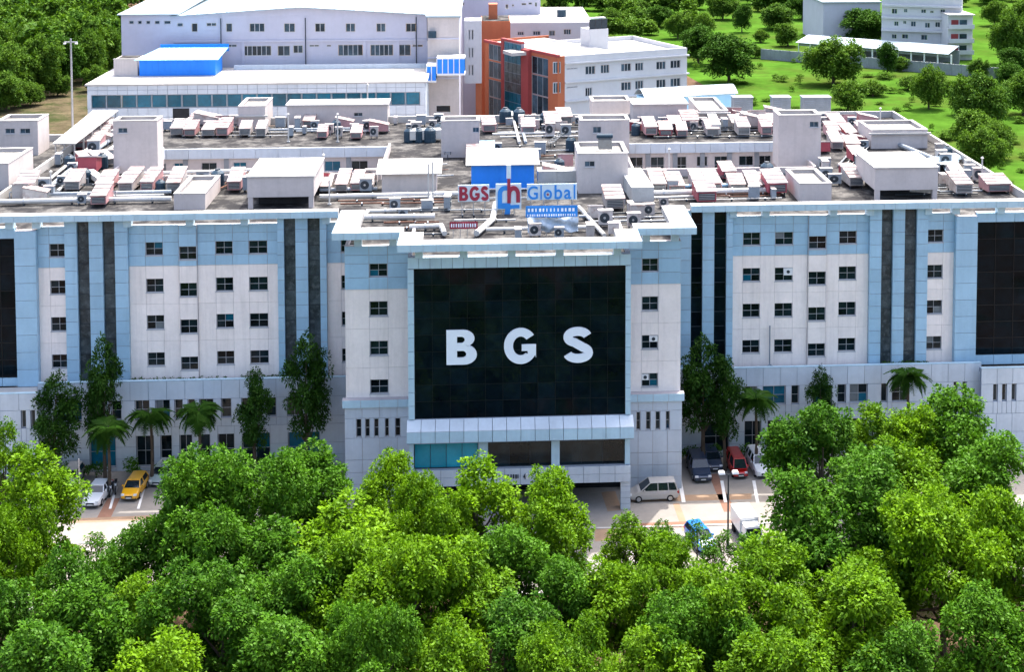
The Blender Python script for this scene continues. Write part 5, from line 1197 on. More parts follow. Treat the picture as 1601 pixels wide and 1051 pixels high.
# ================================================================ TREES
def leaf_cloud(name, seed, lobes, density, per, tuft, leaf, m):
    """crown: leaf rosettes spread over the outside of many lobes"""
    r = np.random.default_rng(seed); C, Rr = np.array([l[:3] for l in lobes]), np.array([l[3] for l in lobes])
    T, O, tone = [], [], []
    for i in range(len(lobes)):
        n = int(density * 4 * math.pi * Rr[i] ** 2); d = r.normal(size=(n, 3)); d /= np.linalg.norm(d, axis=1)[:, None]
        rad = Rr[i] * (0.70 + .36 * r.random(n) ** .7); p = C[i] + d * rad[:, None] * np.array([1, 1, 1.0])
        dist = np.linalg.norm((p[:, None, :] - C[None]) / np.array([1, 1, .85]), axis=2) / Rr[None]
        dist[:, i] = 9; keep = (dist.min(1) > .62) & ((d[:, 2] > -.55) | (r.random(n) < .35))
        T.append(p[keep]); O.append(d[keep]); tone.append(np.full(keep.sum(), r.uniform(-.18, .18)) + r.uniform(-.25, .3, keep.sum()))
    T, O, tone = np.concatenate(T), np.concatenate(O), np.concatenate(tone)
    n = len(T); N_ = n * per
    T, O, tone = np.repeat(T, per, 0), np.repeat(O, per, 0), np.repeat(tone, per)
    up = np.array([0, 0, 1.0]); d = O * .5 + up * .45 + r.normal(size=(N_, 3)) * .62; d /= np.linalg.norm(d, axis=1)[:, None]
    base = T + d * (tuft * r.uniform(.45, 1.0, N_))[:, None]
    ax = d + r.normal(size=(N_, 3)) * .35; ax[:, 2] -= .45; ax /= np.linalg.norm(ax, axis=1)[:, None]
    nr = d * .6 + up * .9 + r.normal(size=(N_, 3)) * .28; sd_ = np.cross(ax, nr); sd_ /= (np.linalg.norm(sd_, axis=1)[:, None] + 1e-6); nr = np.cross(sd_, ax)
    L_ = (leaf * r.uniform(.7, 1.3, N_))[:, None]; Wd = L_ * .30
    v = np.empty((N_, 4, 3)); v[:, 0] = base; v[:, 1] = base + ax * L_ * .45 + sd_ * Wd + nr * L_ * .06; v[:, 2] = base + ax * L_ - nr * L_ * .10; v[:, 3] = base + ax * L_ * .45 - sd_ * Wd + nr * L_ * .06
    me = bpy.data.meshes.new(name); me.vertices.add(N_ * 4); me.vertices.foreach_set('co', v.ravel().astype(np.float32))
    me.loops.add(N_ * 4); me.loops.foreach_set('vertex_index', np.arange(N_ * 4, dtype=np.int32)); me.polygons.add(N_)
    me.polygons.foreach_set('loop_start', np.arange(0, N_ * 4, 4, dtype=np.int32)); me.polygons.foreach_set('loop_total', np.full(N_, 4, dtype=np.int32))
    a = me.attributes.new('tone', 'FLOAT', 'POINT'); a.data.foreach_set('value', np.clip(np.repeat(.4 + tone, 4), 0, 1).astype(np.float32))
    me.materials.append(m); me.update(); me.validate(); return me
def lobes_for(seed, w, h0, h1, n, fill=1.0):
    """masses of foliage set apart from each other in an uneven egg, each a cauliflower of small lobes"""
    r = random.Random(seed); big = []; out = []; cz, hz = (h0 + h1) / 2, (h1 - h0) / 2
    ph = [r.uniform(0, 6.28) for _ in range(4)]; nb = max(4, n // 3); tries = 0
    big.append((0, 0, h1 - w * .20, w * .20))
    while len(big) < nb and tries < 4000:
        tries += 1; a, z = r.uniform(0, 2 * math.pi), r.uniform(-.75, .85); R_ = w * r.uniform(.13, .23) * fill
        bump = 1 + .20 * math.sin(2 * a + ph[0]) + .16 * math.sin(3 * a + ph[1] + 2 * z)
        rr = (max(0, 1 - abs(z) ** 2.2)) ** .5 * (w / 2 - R_ * .75) * r.uniform(.7, 1.0) * bump
        p = (rr * math.cos(a), rr * math.sin(a), cz + z * (hz - R_ * .6) * (1 + .12 * math.sin(2 * a + ph[3])), R_)
        if all(math.dist(p[:3], q[:3]) > .80 * max(R_, q[3]) + .25 * min(R_, q[3]) for q in big): big.append(p)
    for k, (x, y, z, R_) in enumerate(big):
        out.append((x, y, z - .15 * R_, R_ * .62)); m = 9
        for i in range(m):
            a = i * 2.4 + r.uniform(-.4, .4); u = 1 - 1.45 * (i + .5) / m; s_ = math.sqrt(max(0, 1 - u * u)); q = R_ * r.uniform(.55, .85); lr = R_ * r.uniform(.30, .46)
            out.append((x + q * s_ * math.cos(a), y + q * s_ * math.sin(a), z + q * u * 1.05, lr))
    return out
def trunk_mesh(seed, h, lobes, r0=.22):
    r = random.Random(seed); b = MB(); hb = h * .34; lean = (r.uniform(-.3, .3), r.uniform(-.3, .3))
    pts = [(0, 0, 0), (lean[0] * .4, lean[1] * .4, hb * .5), (lean[0], lean[1], hb), (lean[0] * 1.3, lean[1] * 1.3, h * .72)]
    b.tube([Vector(p) for p in pts], [r0 * 1.25, r0, r0 * .85, r0 * .3], 8)
    for l in lobes[::10][:14]:
        z0 = hb * r.uniform(.75, 1.5); s = Vector((lean[0], lean[1], min(z0, l[2] * .8))); e = Vector(l[:3]); mid = s.lerp(e, .5) + Vector((0, 0, -.1 * (e - s).length)); b.tube([s, mid, e], [r0 * .5, r0 * .32, r0 * .1], 6)
    return b.mesh('trunk', MAT['bark'])
TREES = {}
def variant(key, seed, w, h, h0, n, m, dens=2.0, per=13, tuft=.62, leaf=.44, r0=.22, fill=1.0):
    lb = lobes_for(seed, w, h0, h, n, fill); TREES[key] = (leaf_cloud('crown', seed, lb, dens, per, tuft, leaf, MAT[m]), trunk_mesh(seed, h, lb, r0))
    me = TREES[key][0]; v = np.empty(len(me.vertices) * 3, np.float32); me.vertices.foreach_get('co', v); v = v.reshape(-1, 3)
    TREES[key] += (2 * float(np.percentile(np.hypot(v[:, 0], v[:, 1]), 97)), float(np.percentile(v[:, 2], 99.7)))
    print(key, len(v) // 4, TREES[key][2:])
NEAR = dict(dens=2.4, per=22, tuft=.44, leaf=.265)
variant('round_a', 1, 8, 10, 2.0, 30, 'leaf_bright', **NEAR); variant('round_b', 2, 8, 10, 1.8, 32, 'leaf_mid', **NEAR); variant('round_c', 3, 8, 10, 2.2, 28, 'leaf_bright', **NEAR)
variant('wide_a', 4, 14, 11, 2.0, 52, 'leaf_mid', fill=.8, **NEAR); variant('wide_b', 5, 12, 10.5, 2.0, 46, 'leaf_bright', fill=.85, **NEAR); variant('wide_c', 9, 12, 10.5, 2.0, 46, 'leaf_mid', fill=.85, **NEAR)
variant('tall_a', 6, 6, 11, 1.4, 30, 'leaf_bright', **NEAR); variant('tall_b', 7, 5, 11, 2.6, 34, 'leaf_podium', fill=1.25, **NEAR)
variant('small', 8, 3, 4.2, 1.3, 9, 'leaf_mid', dens=5, per=14, tuft=.3, leaf=.2, r0=.08)
FAR = dict(dens=1.3, per=13, tuft=.7, leaf=.52, r0=.3)
variant('far_a', 21, 11, 11, .3, 36, 'leaf_far', fill=1.2, **FAR); variant('far_b', 22, 10, 12, .3, 33, 'leaf_dark', fill=1.2, **FAR)
variant('far_c', 23, 9, 8, -.3, 27, 'leaf_far', fill=1.2, **FAR)
variant('bush', 24, 3, 1.7, .1, 8, 'leaf_mid', dens=4, per=10, tuft=.3, leaf=.25, r0=.05)
def tree(key, loc, w, h, label, group, rz=None, name='broadleaf_tree', cat='tree'):
    c, t, w0, h0 = TREES[key]; o = thing(name, label, cat, (0, 0, 0), group); o.location = loc
    o.rotation_euler = (0, 0, rng.uniform(0, 6.28) if rz is None else rz); o.scale = (w / w0, w / w0, h / h0)
    if '_o' in o: del o['_o']
    link('trunk', t, o); link('crown', c, o); return o
G = 'trees in front of the hospital'
FORE = [  # photograph x, top y, crown width px, height m, kind, label
 (55, 706, 125, 11, 'tall_a', 'tall bright green tree beside the white sedan, nearest the kerb'),
 (8, 664, 70, 10, 'tall_a', 'slender pale green tree at the very edge beside the podium corner'),
 (358, 714, 258, 11.5, 'wide_a', 'broad dome-shaped mid green tree hiding the parked silver car'),
 (215, 822, 110, 8, 'round_b', 'mid green tree leaning out of the dome tree towards the taxi'),
 (430, 822, 150, 9, 'round_b', 'mid green tree behind the rounded tree below the dome tree'),
 (525, 845, 130, 9, 'round_a', 'bright tree wedged between the second row trees'),
 (800, 830, 130, 8.5, 'round_b', 'mid green tree below the umbrella-shaped tree'),
 (880, 880, 120, 8, 'round_b', 'dark tree by the porch driveway kerb'),
 (210, 905, 130, 8.5, 'round_c', 'bright tree beside the dark hollow under the dome tree'),
 (100, 862, 110, 8.5, 'round_b', 'mid green tree filling the gap below the tall kerb tree'),
 (-12, 915, 140, 9, 'round_b', 'mid green tree filling the lower corner under the edge trees'),
 (490, 698, 130, 9, 'round_b', 'mid green tree with white blossoms of light, before the glass strips'),
 (545, 782, 190, 9.5, 'round_c', 'yellow-green tree below the slit windows of the centre block'),
 (608, 718, 105, 9, 'round_a', 'bright tree touching the wall under the slit windows'),
 (668, 760, 150, 9.5, 'wide_b', 'yellow-green tree directly below the blue porch window'),
 (748, 720, 120, 10, 'tall_a', 'bright tree rising before the pillar beside the blue porch window'),
 (862, 748, 135, 9.5, 'round_a', 'umbrella-shaped bright tree under the porch lettering'),
 (620, 845, 230, 10, 'wide_b', 'wide yellow-green tree in the second row below the blue window'),
 (345, 890, 210, 9.5, 'wide_c', 'rounded mid green tree in front of the broad dome tree'),
 (130, 912, 160, 9, 'round_b', 'rounded tree by the gap of bare paving near the sedan'),
 (15, 800, 140, 9, 'wide_b', 'bright tree low at the edge under the slender pale tree'),
 (470, 880, 150, 9, 'round_b', 'dark shaded tree between the dome tree and the second row'),
 (980, 808, 75, 6.5, 'tall_a', 'small conical tree standing right beside the porch column'),
 (1035, 822, 70, 5.5, 'round_b', 'small loose tree between the conical tree and the blue vehicle'),
 (1280, 638, 138, 10, 'round_b', 'blue-green tree hiding the end of the white parked car'),
 (1365, 636, 95, 8.5, 'tall_a', 'bright upright tree beside the blue-green one, before the podium'),
 (1438, 640, 110, 8.5, 'round_c', 'yellowish tree before the podium slots'),
 (1500, 612, 140, 9.5, 'round_b', 'dark glossy tree hiding the podium corner under the end glass'),
 (1335, 735, 250, 11, 'wide_c', 'olive green spreading tree with bare twigs beside the lamp post'),
 (1400, 690, 150, 10, 'round_c', 'olive tree behind the spreading one, under the yellowish tree'),
 (1562, 686, 150, 10, 'round_b', 'grey-green tree under the three slit windows of the podium end'),
 (1480, 775, 240, 11, 'wide_b', 'large olive green tree in the second row under the grey-green one'),
 (1585, 790, 140, 10, 'round_c', 'olive tree cut by the edge, below the grey-green one'),
 (945, 880, 130, 8, 'round_c', 'bright tree before the porch driveway kerb'),
 (1030, 862, 170, 8.5, 'wide_b', 'bright wide tree below the blue parked vehicle'),
 (1180, 870, 240, 10, 'wide_b', 'largest bright tree in the row below the lamp post'),
 (1340, 890, 180, 9.5, 'round_a', 'bright tree next to the dark gap of trunks and red soil'),
 (1090, 930, 190, 9, 'wide_c', 'mid green tree in the third row below the blue vehicle'),
 (800, 940, 150, 8.5, 'round_b', 'rounded mid green tree in the third row under the umbrella tree'),
 (700, 980, 130, 8.5, 'round_c', 'yellow-green tree at the bottom edge below the blue porch window'),
 (880, 985, 190, 9, 'wide_b', 'bright tree at the bottom edge under the porch driveway'),
 (1225, 1000, 170, 9, 'round_a', 'bright tree at the bottom edge below the largest bright tree'),
 (1535, 925, 150, 9, 'round_b', 'mid green tree at the bottom corner beside bare red soil'),
 (1010, 985, 150, 8.5, 'round_c', 'bright tree at the bottom edge below the wide tree'),
 (560, 960, 170, 9.5, 'wide_c', 'deep green shaded tree at the bottom edge below the slit windows'),
 (440, 975, 170, 9, 'round_b', 'mid green tree at the bottom edge in front of the rounded pair'),
 (250, 1000, 170, 9, 'round_c', 'bright tree at the bottom edge left of the rounded mid green tree'),
 (60, 985, 170, 9, 'round_b', 'mid green tree in the bottom corner near the bright edge tree'),
 (730, 850, 130, 9, 'tall_a', 'bright tree with showing branches under the pillar tree'),
 (1420, 985, 150, 8, 'round_b', 'shaded tree at the bottom edge beside the red soil gap'),
]
for (px, py, wpx, h, key, lab) in FORE:
    h *= 1.22
    p = at(px, py, z=h - .2); D = (p - CAM).dot(FW)
    tree(key, (p.x, p.y, -.02), wpx * D / F * 1.16, h, lab, G)
for px, py, wpx, lab in ((1090, 818, 46, 'small round-headed tree on a thin trunk before the blue vehicle'), (1132, 834, 48, 'small tree at the foot of the lamp post'), (1170, 838, 70, 'small bushy tree before the white truck'), (148, 838, 60, 'small dark tree on the bare paving below the sedan'), (1110, 850, 60, 'low young tree just below the blue vehicle'), (905, 872, 70, 'young tree by the paving below the umbrella tree')):
    p = at(px, py, z=4.0); D = (p - CAM).dot(FW); tree('small', (p.x, p.y, -.02), wpx * D / F, 4.2, lab, 'small trees in front of the hospital')
G = 'trees along the podium'
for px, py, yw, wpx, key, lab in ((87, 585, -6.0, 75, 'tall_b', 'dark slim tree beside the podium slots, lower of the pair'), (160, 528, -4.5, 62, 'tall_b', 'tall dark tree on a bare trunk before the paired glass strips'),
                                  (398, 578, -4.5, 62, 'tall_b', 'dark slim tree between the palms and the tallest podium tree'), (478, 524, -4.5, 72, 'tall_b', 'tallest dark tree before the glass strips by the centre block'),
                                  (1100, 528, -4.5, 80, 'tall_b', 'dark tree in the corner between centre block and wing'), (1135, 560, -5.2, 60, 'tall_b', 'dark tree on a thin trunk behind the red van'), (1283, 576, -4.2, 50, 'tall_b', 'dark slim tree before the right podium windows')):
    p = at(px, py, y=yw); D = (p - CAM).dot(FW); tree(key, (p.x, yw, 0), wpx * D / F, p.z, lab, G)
# palms
def frond_mesh(seed, L_):
    r = random.Random(seed); b = MB(); n = 12; pts = []
    for i in range(n + 1): t = i / n; pts.append(Vector((L_ * (t - .12 * t * t), 0, L_ * (.55 * t - .95 * t * t))))
    b.tube(pts, [.05 * (1 - .8 * i / n) for i in range(n + 1)], 4)
    for i in range(1, n + 1):
        for k in range(3):
            for s in (-1, 1):
                p = pts[i - 1].lerp(pts[i], k / 3); l = L_ * .30 * math.sin(math.pi * (.12 + .86 * i / n)) + .12; d = Vector((.55, s * .9, -.35 + r.uniform(-.2, .2))).normalized(); e = p + d * l; wv = Vector((.06, 0, 0)); b.face([p - wv, p + wv, e + wv * .3, e - wv * .3])
    return b
PALM = [frond_mesh(i, 2.6).mesh('frond', MAT['leaf_podium']) for i in range(3)]
for me in PALM: me.attributes.new('tone', 'FLOAT', 'POINT').data.foreach_set('value', [.75] * len(me.vertices))
pt = MB().tube([Vector((0, 0, 0)), Vector((.1, 0, .35)), Vector((.05, .05, .7)), Vector((0, 0, 1.0))], [.17, .14, .12, .13], 8).mesh('trunk', MAT['bark'])
for px, py, yw, lab in ((235, 634, -5, 'dark palm before the podium, beside the tall bare-trunk tree'), (310, 628, -5, 'dark palm before the podium, beside the slim tree'), (168, 655, -7, 'short palm at the foot of the tall bare-trunk tree'),
                        (1182, 612, -5.5, 'dark palm above the parked red van'), (1420, 574, -5, 'palm before the podium windows above the yellowish tree')):
    p = at(px, py, y=yw); h = p.z - .9; o = thing('palm_tree', lab, 'palm', (p.x, yw, 0), 'palms along the podium')
    t = link('trunk', pt, o); t.scale = (1.1, 1.1, h)
    for k in range(28):
        f_ = link('frond', PALM[k % 3], o, (0, 0, h - .05)); f_.rotation_euler = (0, rng.uniform(-.55, .55), k * 2.4 + rng.uniform(-.2, .2)); f_.scale = (.95, 1.1, 1)
# shrubs at the podium foot
for i, px in enumerate((105, 150, 205, 260, 330, 365, 400, 430, 470, 505, 1075, 1110, 1160, 1215, 1240)):
    p = at(px, 728 if px < 600 else 704, y=-3.0); o = tree('bush', (p.x, -3.0, 0), 2.6, 1.7, f"{'low' if i % 2 else 'rounded'} dark shrub, {ORD[i % 10 + 1]} along the podium foot {'near the parked sedan' if i < 10 else 'behind the red van'}", 'shrubs along the podium', name='shrub', cat='shrub')
b = MB()
# planter hedges on the podium edge
for i, (a, c, lab) in enumerate(((205, 348, 'low green hedge on the podium edge under the left windows'), (378, 440, 'short green hedge on the podium edge beside the slim tree'), (1385, 1450, 'low green hedge on the podium edge under the right glass strips'))):
    x0, x1 = X(a, -1), X(c, -1); lb = [(x0 + (x1 - x0) * k / 12 - (x0 + x1) / 2, rng.uniform(-.08, .08), .18, .3) for k in range(13)]
    o = link('hedge', leaf_cloud('hedge', 60 + i, lb, 14, 8, .15, .16, MAT['leaf_dark']), None, ((x0 + x1) / 2, -.82, ZPOD - .55)); tag(o, lab, 'hedge')
# trees on the field and beyond, each placed by its foot
G = 'trees on the field'
FIELD = [(1140, 128, 82, 75, 'far_b', 'large dark round tree on the field beside the white block'), (1092, 100, 60, 60, 'far_b', 'dark tree half hidden behind the large round tree'),
 (1303, 132, 88, 74, 'far_a', 'wide round tree before the boundary wall and long shed'), (1387, 117, 36, 52, 'far_b', 'small upright tree before the middle of the long shed'),
 (1357, 72, 75, 58, 'far_b', 'dark tree behind the shed, left of the white flats'), (1436, 70, 34, 54, 'far_b', 'slim dark tree before the middle of the white flats'),
 (1478, 78, 44, 56, 'far_b', 'pale mottled tree before the balcony tower'), (1452, 170, 52, 68, 'far_a', 'leaning tree on the field with a thick leafy trunk'),
 (1325, 175, 60, 48, 'far_c', 'low olive bush tree just behind the roof vents'), (1530, 205, 82, 92, 'far_a', 'big feathery tree on the field, highest of the group by the edge'),
 (1528, 238, 78, 66, 'far_c', 'big feathery tree on the field in the middle of the group'), (1535, 275, 70, 76, 'far_a', 'feathery tree nearest the roof corner'),
 (1578, 152, 50, 55, 'far_b', 'dark tree on the field near the picture edge'), (1580, 100, 60, 80, 'far_a', 'tall tree beyond the wall by the brown ground'),
 (1530, 125, 32, 34, 'far_a', 'small tree touching the end of the boundary wall'), (1232, 72, 42, 36, 'far_c', 'small tree by the near end of the boundary wall'),
 (1160, 50, 30, 44, 'far_b', 'dark tree on the strip of lawn near the top'), (1215, 45, 60, 40, 'far_a', 'leafy tree left of the grey workshop'),
 (1030, 42, 46, 34, 'far_b', 'palm-like dark tree behind the roof hut'), (955, 48, 40, 36, 'far_a', 'light green tree behind the white block roof'),
 (1060, 60, 40, 40, 'far_a', 'tree behind the large dark tree at the lawn edge'), (1290, 52, 50, 38, 'far_c', 'low tree beside the orange mast'), (1410, 110, 34, 22, 'far_c', 'bush by the boundary wall behind the leaning tree'),
 (1555, 40, 40, 40, 'far_a', 'tree beyond the balcony tower near the top corner'), (1600, 180, 70, 70, 'far_a', 'leafy tree cut by the picture edge beside the feathery group'), (1560, 195, 46, 60, 'far_b', 'dark tree tucked behind the big feathery trees'),
 (1505, 180, 44, 50, 'far_a', 'mid green tree behind the leaning tree on the field'), (1490, 150, 30, 24, 'far_c', 'bush between the leaning tree and the wall end'), (1590, 130, 60, 56, 'far_b', 'dark tree near the wall end at the picture edge'),
 (1420, 140, 40, 22, 'far_c', 'wide low bush on the field below the shed'), (1365, 150, 44, 24, 'far_c', 'low bush right of the olive bush tree'), (1600, 60, 60, 60, 'far_a', 'tree at the top corner beyond the brown ground'),
 (1130, 30, 50, 40, 'far_a', 'leafy tree at the top between lawn strips'), (1255, 30, 50, 42, 'far_b', 'dark tree at the top left of the workshop'), (1100, 60, 36, 40, 'far_c', 'bushy tree at the edge of the lawn strip'), (1180, 90, 24, 18, 'far_c', 'small bush before the boundary wall start'), (1555, 250, 60, 60, 'far_a', 'feathery tree outermost in the group by the roof corner'),
 (1190, 66, 26, 20, 'far_c', 'bush at the start of the boundary wall')]
for (px, py, wpx, hpx, key, lab) in FIELD:
    p = at(px, py, z=0); D = (p - CAM).dot(FW); tree(key, (p.x, p.y, -.03), wpx * D / F, hpx * D / F, lab, G)
# the wood on the left and along the top: its front trees are things, the mass behind is one object
r = random.Random(5); front = [(20, 158, 80, 90), (-25, 150, 80, 90), (62, 150, 70, 95), (100, 138, 60, 84), (140, 128, 60, 80), (172, 115, 50, 74), (40, 128, 70, 90), (5, 130, 70, 90), (85, 112, 70, 80), (125, 100, 70, 80), (165, 88, 60, 70), (10, 172, 66, 60), (90, 150, 40, 34), (150, 142, 40, 40), (48, 165, 44, 36)]
names = ['at the corner above the lower roof room', 'at the very edge of the wood front', 'behind the scrub left of the pole', 'just left of the crossbar pole', 'just right of the crossbar pole', 'next to the cream plant box', 'in the second row at the corner', 'in the second row by the edge', 'in the second row behind the pole', 'in the second row right of the pole', 'in the second row beside the factory', 'lowest at the edge of the dry scrub', 'as a low tree at the foot of the pole', 'as a low tree between pole and annex', 'as a low tree above the lower room']
for (px, py, wpx, hpx), nm in zip(front, names):
    p = at(px, py, z=0); D = (p - CAM).dot(FW); tree(r.choice(('far_a', 'far_b', 'far_a')), (p.x, p.y, -.03), wpx * D / F, hpx * D / F, 'leafy tree of the wood ' + nm, 'front trees of the wood')
def wood(name, spots, label, m='leaf_far', frac=.2):
    VV, TT = [], []; base = []
    for k in ('far_a', 'far_b', 'far_c'):
        me = TREES[k][0]; v = np.empty(len(me.vertices) * 3, np.float32); me.vertices.foreach_get('co', v); t_ = np.empty(len(me.vertices), np.float32); me.attributes['tone'].data.foreach_get('value', t_); base.append((v.reshape(-1, 4, 3), t_.reshape(-1, 4), TREES[k][2], TREES[k][3]))
    for (x, y, wd, h) in spots:
        v, t_, w0, h0 = base[r.choice((0, 1, 0, 1, 2))]; keep = np.random.default_rng(int(abs(x * 7 + y))).random(len(v)) < frac
        v, t_ = v[keep].copy(), t_[keep]; c_ = v.mean(1, keepdims=True); v = c_ + (v - c_) * 2.2; a = r.uniform(0, 6.28); s, c = math.sin(a), math.cos(a)
        q = np.stack([(v[..., 0] * c - v[..., 1] * s) * wd / w0 + x, (v[..., 0] * s + v[..., 1] * c) * wd / w0 + y, v[..., 2] * h / h0], -1); VV.append(q); TT.append(np.clip(t_ + r.uniform(-.25, .25), 0, 1))
    V = np.concatenate(VV); T_ = np.concatenate(TT).ravel(); N_ = len(V)
    me = bpy.data.meshes.new(name); me.vertices.add(N_ * 4); me.vertices.foreach_set('co', V.ravel().astype(np.float32)); me.loops.add(N_ * 4); me.loops.foreach_set('vertex_index', np.arange(N_ * 4, dtype=np.int32)); me.polygons.add(N_)
    me.polygons.foreach_set('loop_start', np.arange(0, N_ * 4, 4, dtype=np.int32)); me.polygons.foreach_set('loop_total', np.full(N_, 4, dtype=np.int32)); me.attributes.new('tone', 'FLOAT', 'POINT').data.foreach_set('value', T_.astype(np.float32))
    me.materials.append(MAT[m]); me.update(); me.validate(); o = link(name, me); o['label'] = label; o['category'] = 'wood'; stuff(o); print(name, N_)
sp = []
for k in range(170):
    py = r.uniform(-45, 125); px = r.uniform(-70, 240 if py < 20 else 185); p = at(px, py + r.uniform(-8, 8), z=0); sp.append((p.x, p.y, r.uniform(9, 15), r.uniform(11, 17)))
wood('wood', sp, 'dense mass of trees behind the first rows of the wood')
sp = []
for k in range(70):
    px = r.uniform(850, 1320); py = r.uniform(-45, 22); p = at(px, py, z=0); sp.append((p.x, p.y, r.uniform(8, 14), r.uniform(7, 12)))
for k in range(26):
    px = r.uniform(1500, 1680); py = r.uniform(-45, 10); p = at(px, py, z=0); sp.append((p.x, p.y, r.uniform(8, 14), r.uniform(5, 9)))
for k in range(24):
    px = r.uniform(930, 1080); py = r.uniform(15, 60); p = at(px, py, z=0); sp.append((p.x, p.y, r.uniform(5, 9), r.uniform(4, 8)))
wood('treeline', sp, 'distant trees and hedges along the far edge of the lawn')
# low tufts in the field
sp = []
for k in range(420):
    px, py = r.uniform(1080, 1620), r.uniform(75, 330) ** 1.0; p = at(px, py, z=0); sp.append((p.x, p.y, r.uniform(1.2, 4.0) * (2 if r.random() < .15 else 1), r.uniform(.7, 2.0)))
sp = [q for q in sp if q[1] > 75]
wood('undergrowth', [(a, c, wd, h) for a, c, wd, h in sp[:200]], 'low weeds and tufts growing on the green field', 'leaf_weed', .05)

# ================================================================ VEHICLES
def paint(name, rgb): 
    m = mat(name, rgb, 0.28, 0.03, 1.0, spec=0.6); m.node_tree.nodes['Principled BSDF'].inputs['Coat Weight'].default_value = 0.6; return m
CP = {'white': paint('car_white', (.72, .73, .74)), 'yellow': paint('car_yellow', (.72, .36, .01)), 'silver': paint('car_silver', (.42, .40, .37)), 'red': paint('car_red', (.42, .012, .012)), 'navy': paint('car_navy', (.02, .035, .07)),
      'black': paint('car_black', (.012, .012, .015)), 'blue': paint('car_blue', (.015, .17, .62)), 'green': paint('car_grey_green', (.36, .42, .40))}
TYRE = mat('tyre_rubber', (.015, .015, .016), .85, .1); LAMP = mat('lamp_glass', (.7, .72, .74), .15, .02); RLAMP = mat('rear_lamp', (.35, .01, .01), .2, .02); CGL = mat('car_glass', (.012, .02, .026), .05, .1, spec=.8)
def car(kind, col, pos, rz, label, cat='car'):
    """nose towards -y; loft of body sections, glazed cabin with painted pillars and roof, wheels, lamps"""
    P = {'sedan': (4.4, 1.72, 1.46, .98, (-.75, 1.75), (-.15, 1.15), -1.15), 'hatch': (3.9, 1.68, 1.52, .98, (-.95, 1.85), (-.35, 1.55), -1.2), 'suv': (4.5, 1.85, 1.75, 1.08, (-1.0, 2.15), (-.45, 1.9), -1.25), 'van': (4.6, 1.82, 1.80, 1.06, (-1.25, 2.2), (-.35, 1.95), -1.5), 'minivan': (3.7, 1.5, 1.85, 1.02, (-1.5, 1.75), (-1.05, 1.7), -1.6)}[kind]
    L_, W_, H_, B, bot, top, hood = P; t = thing('parked_' + cat.split()[-1], label, cat, (0, 0, 0)); hw = W_ / 2; f, r_ = -L_ / 2, L_ / 2; b = MB()
    def ring(y, w_, z0, z1): return [(-w_ * .9, y, z0), (-w_, y, z0 + .12), (-w_, y, (z0 + z1) / 2 + .08), (-w_ * .93, y, z1 - .05), (-w_ * .80, y, z1), (w_ * .80, y, z1), (w_ * .93, y, z1 - .05), (w_, y, (z0 + z1) / 2 + .08), (w_, y, z0 + .12), (w_ * .9, y, z0)]
    st = [(f, .74, .36, .58), (f + .12, .88, .24, .70), (f + .45, .97, .20, .80), (hood + .0, 1.0, .20, B - .06), (bot[0] + .15, 1.0, .20, B), (0.4, 1.0, .20, B + .02), (r_ - .7, .99, .20, B + .02), (r_ - .2, .95, .24, B - (.06 if kind == 'sedan' else -.02)), (r_, .86, .36, B - (.2 if kind == 'sedan' else .1))]
    b.loft([ring(y, w_ * hw, z0, z1) for y, w_, z0, z1 in st]); body = b.build('body', CP[col], t, smooth=False)
    wb, wt = hw * .90, hw * .70; zt = H_ - .07
    b = MB(); b.hexa([(-wb, bot[0], B - .02), (wb, bot[0], B - .02), (wb, bot[1], B), (-wb, bot[1], B), (-wt, top[0], zt), (wt, top[0], zt), (wt, top[1], zt), (-wt, top[1], zt)]); b.build('window_glass', CGL, t)
    b = MB(); b.loft([[(x * wt * 1.04, y, z) for x, z in ((-1, zt - .02), (-.96, zt + .04), (-.7, H_ - .005), (.7, H_ - .005), (.96, zt + .04), (1, zt - .02))] for y in (top[0] - .04, (top[0] + top[1]) / 2, top[1] + .06)]); b.build('roof', CP[col], t)
    def pillar(u, v):
        for s in (-1, 1):
            a = Vector((s * wb * 1.01, u, B - .03)); c = Vector((s * wt * 1.02, v, zt)); MB().cyl(a, c, .055, .045, 6).build('pillar', CP[col], t)
    pillar(bot[0], top[0]); pillar(bot[1], top[1]); pillar(.35, .35)
    if kind in ('van', 'suv', 'minivan'): pillar(1.35, 1.3)
    for sx_ in (-1, 1):
        for yy in (f + .82, r_ - .8):
            x = sx_ * (hw - .1); wh = MB().cyl((x - .1, yy, .32), (x + .13 * (sx_ > 0) + .0, yy, .32), .32, n=16) if False else MB().cyl((x - .1, yy, .32), (x + .12, yy, .32), .32, n=16)
            o = wh.build('wheel', TYRE, t); xo = x + (.123 if sx_ > 0 else -.103); MB().cyl((xo, yy, .32), (xo + .015 * sx_, yy, .32), .2, n=12).build('rim', MAT['steel'], o)
        MB().box(sx_ * hw * .52, sx_ * hw * .86, f + .02, f + .2, .60, .74).build('headlight', LAMP, t)
        MB().box(sx_ * hw * .62, sx_ * hw * .90, r_ - .14, r_ + .02, B - .34, B - .12).build('tail_light', RLAMP, t)
        MB().box(sx_ * hw * 1.0, sx_ * (hw + .16), bot[0] + .25, bot[0] + .37, B, B + .13).build('mirror', CP[col], t)
        MB().box(sx_ * (hw * .985), sx_ * (hw * 1.012), -.1, .06, B - .16, B - .12).build('door_handle', MAT['steel'], t)
    MB().box(-hw * .42, hw * .42, f - .015, f + .15, .42, .60).build('radiator_grille', MAT['grille'], t); MB().box(-.24, .24, f - .03, f - .016, .36, .46).build('number_plate', MAT['paint'], t)
    MB().box(-.24, .24, r_ - .02, r_ + .015, .55, .66).build('number_plate', MAT['paint'], t); MB().box(-hw * .8, hw * .8, f - .012, f + .12, .26, .34).build('bumper', MAT['grille'], t)
    t.location = pos; t.rotation_euler = (0, 0, rz); return t
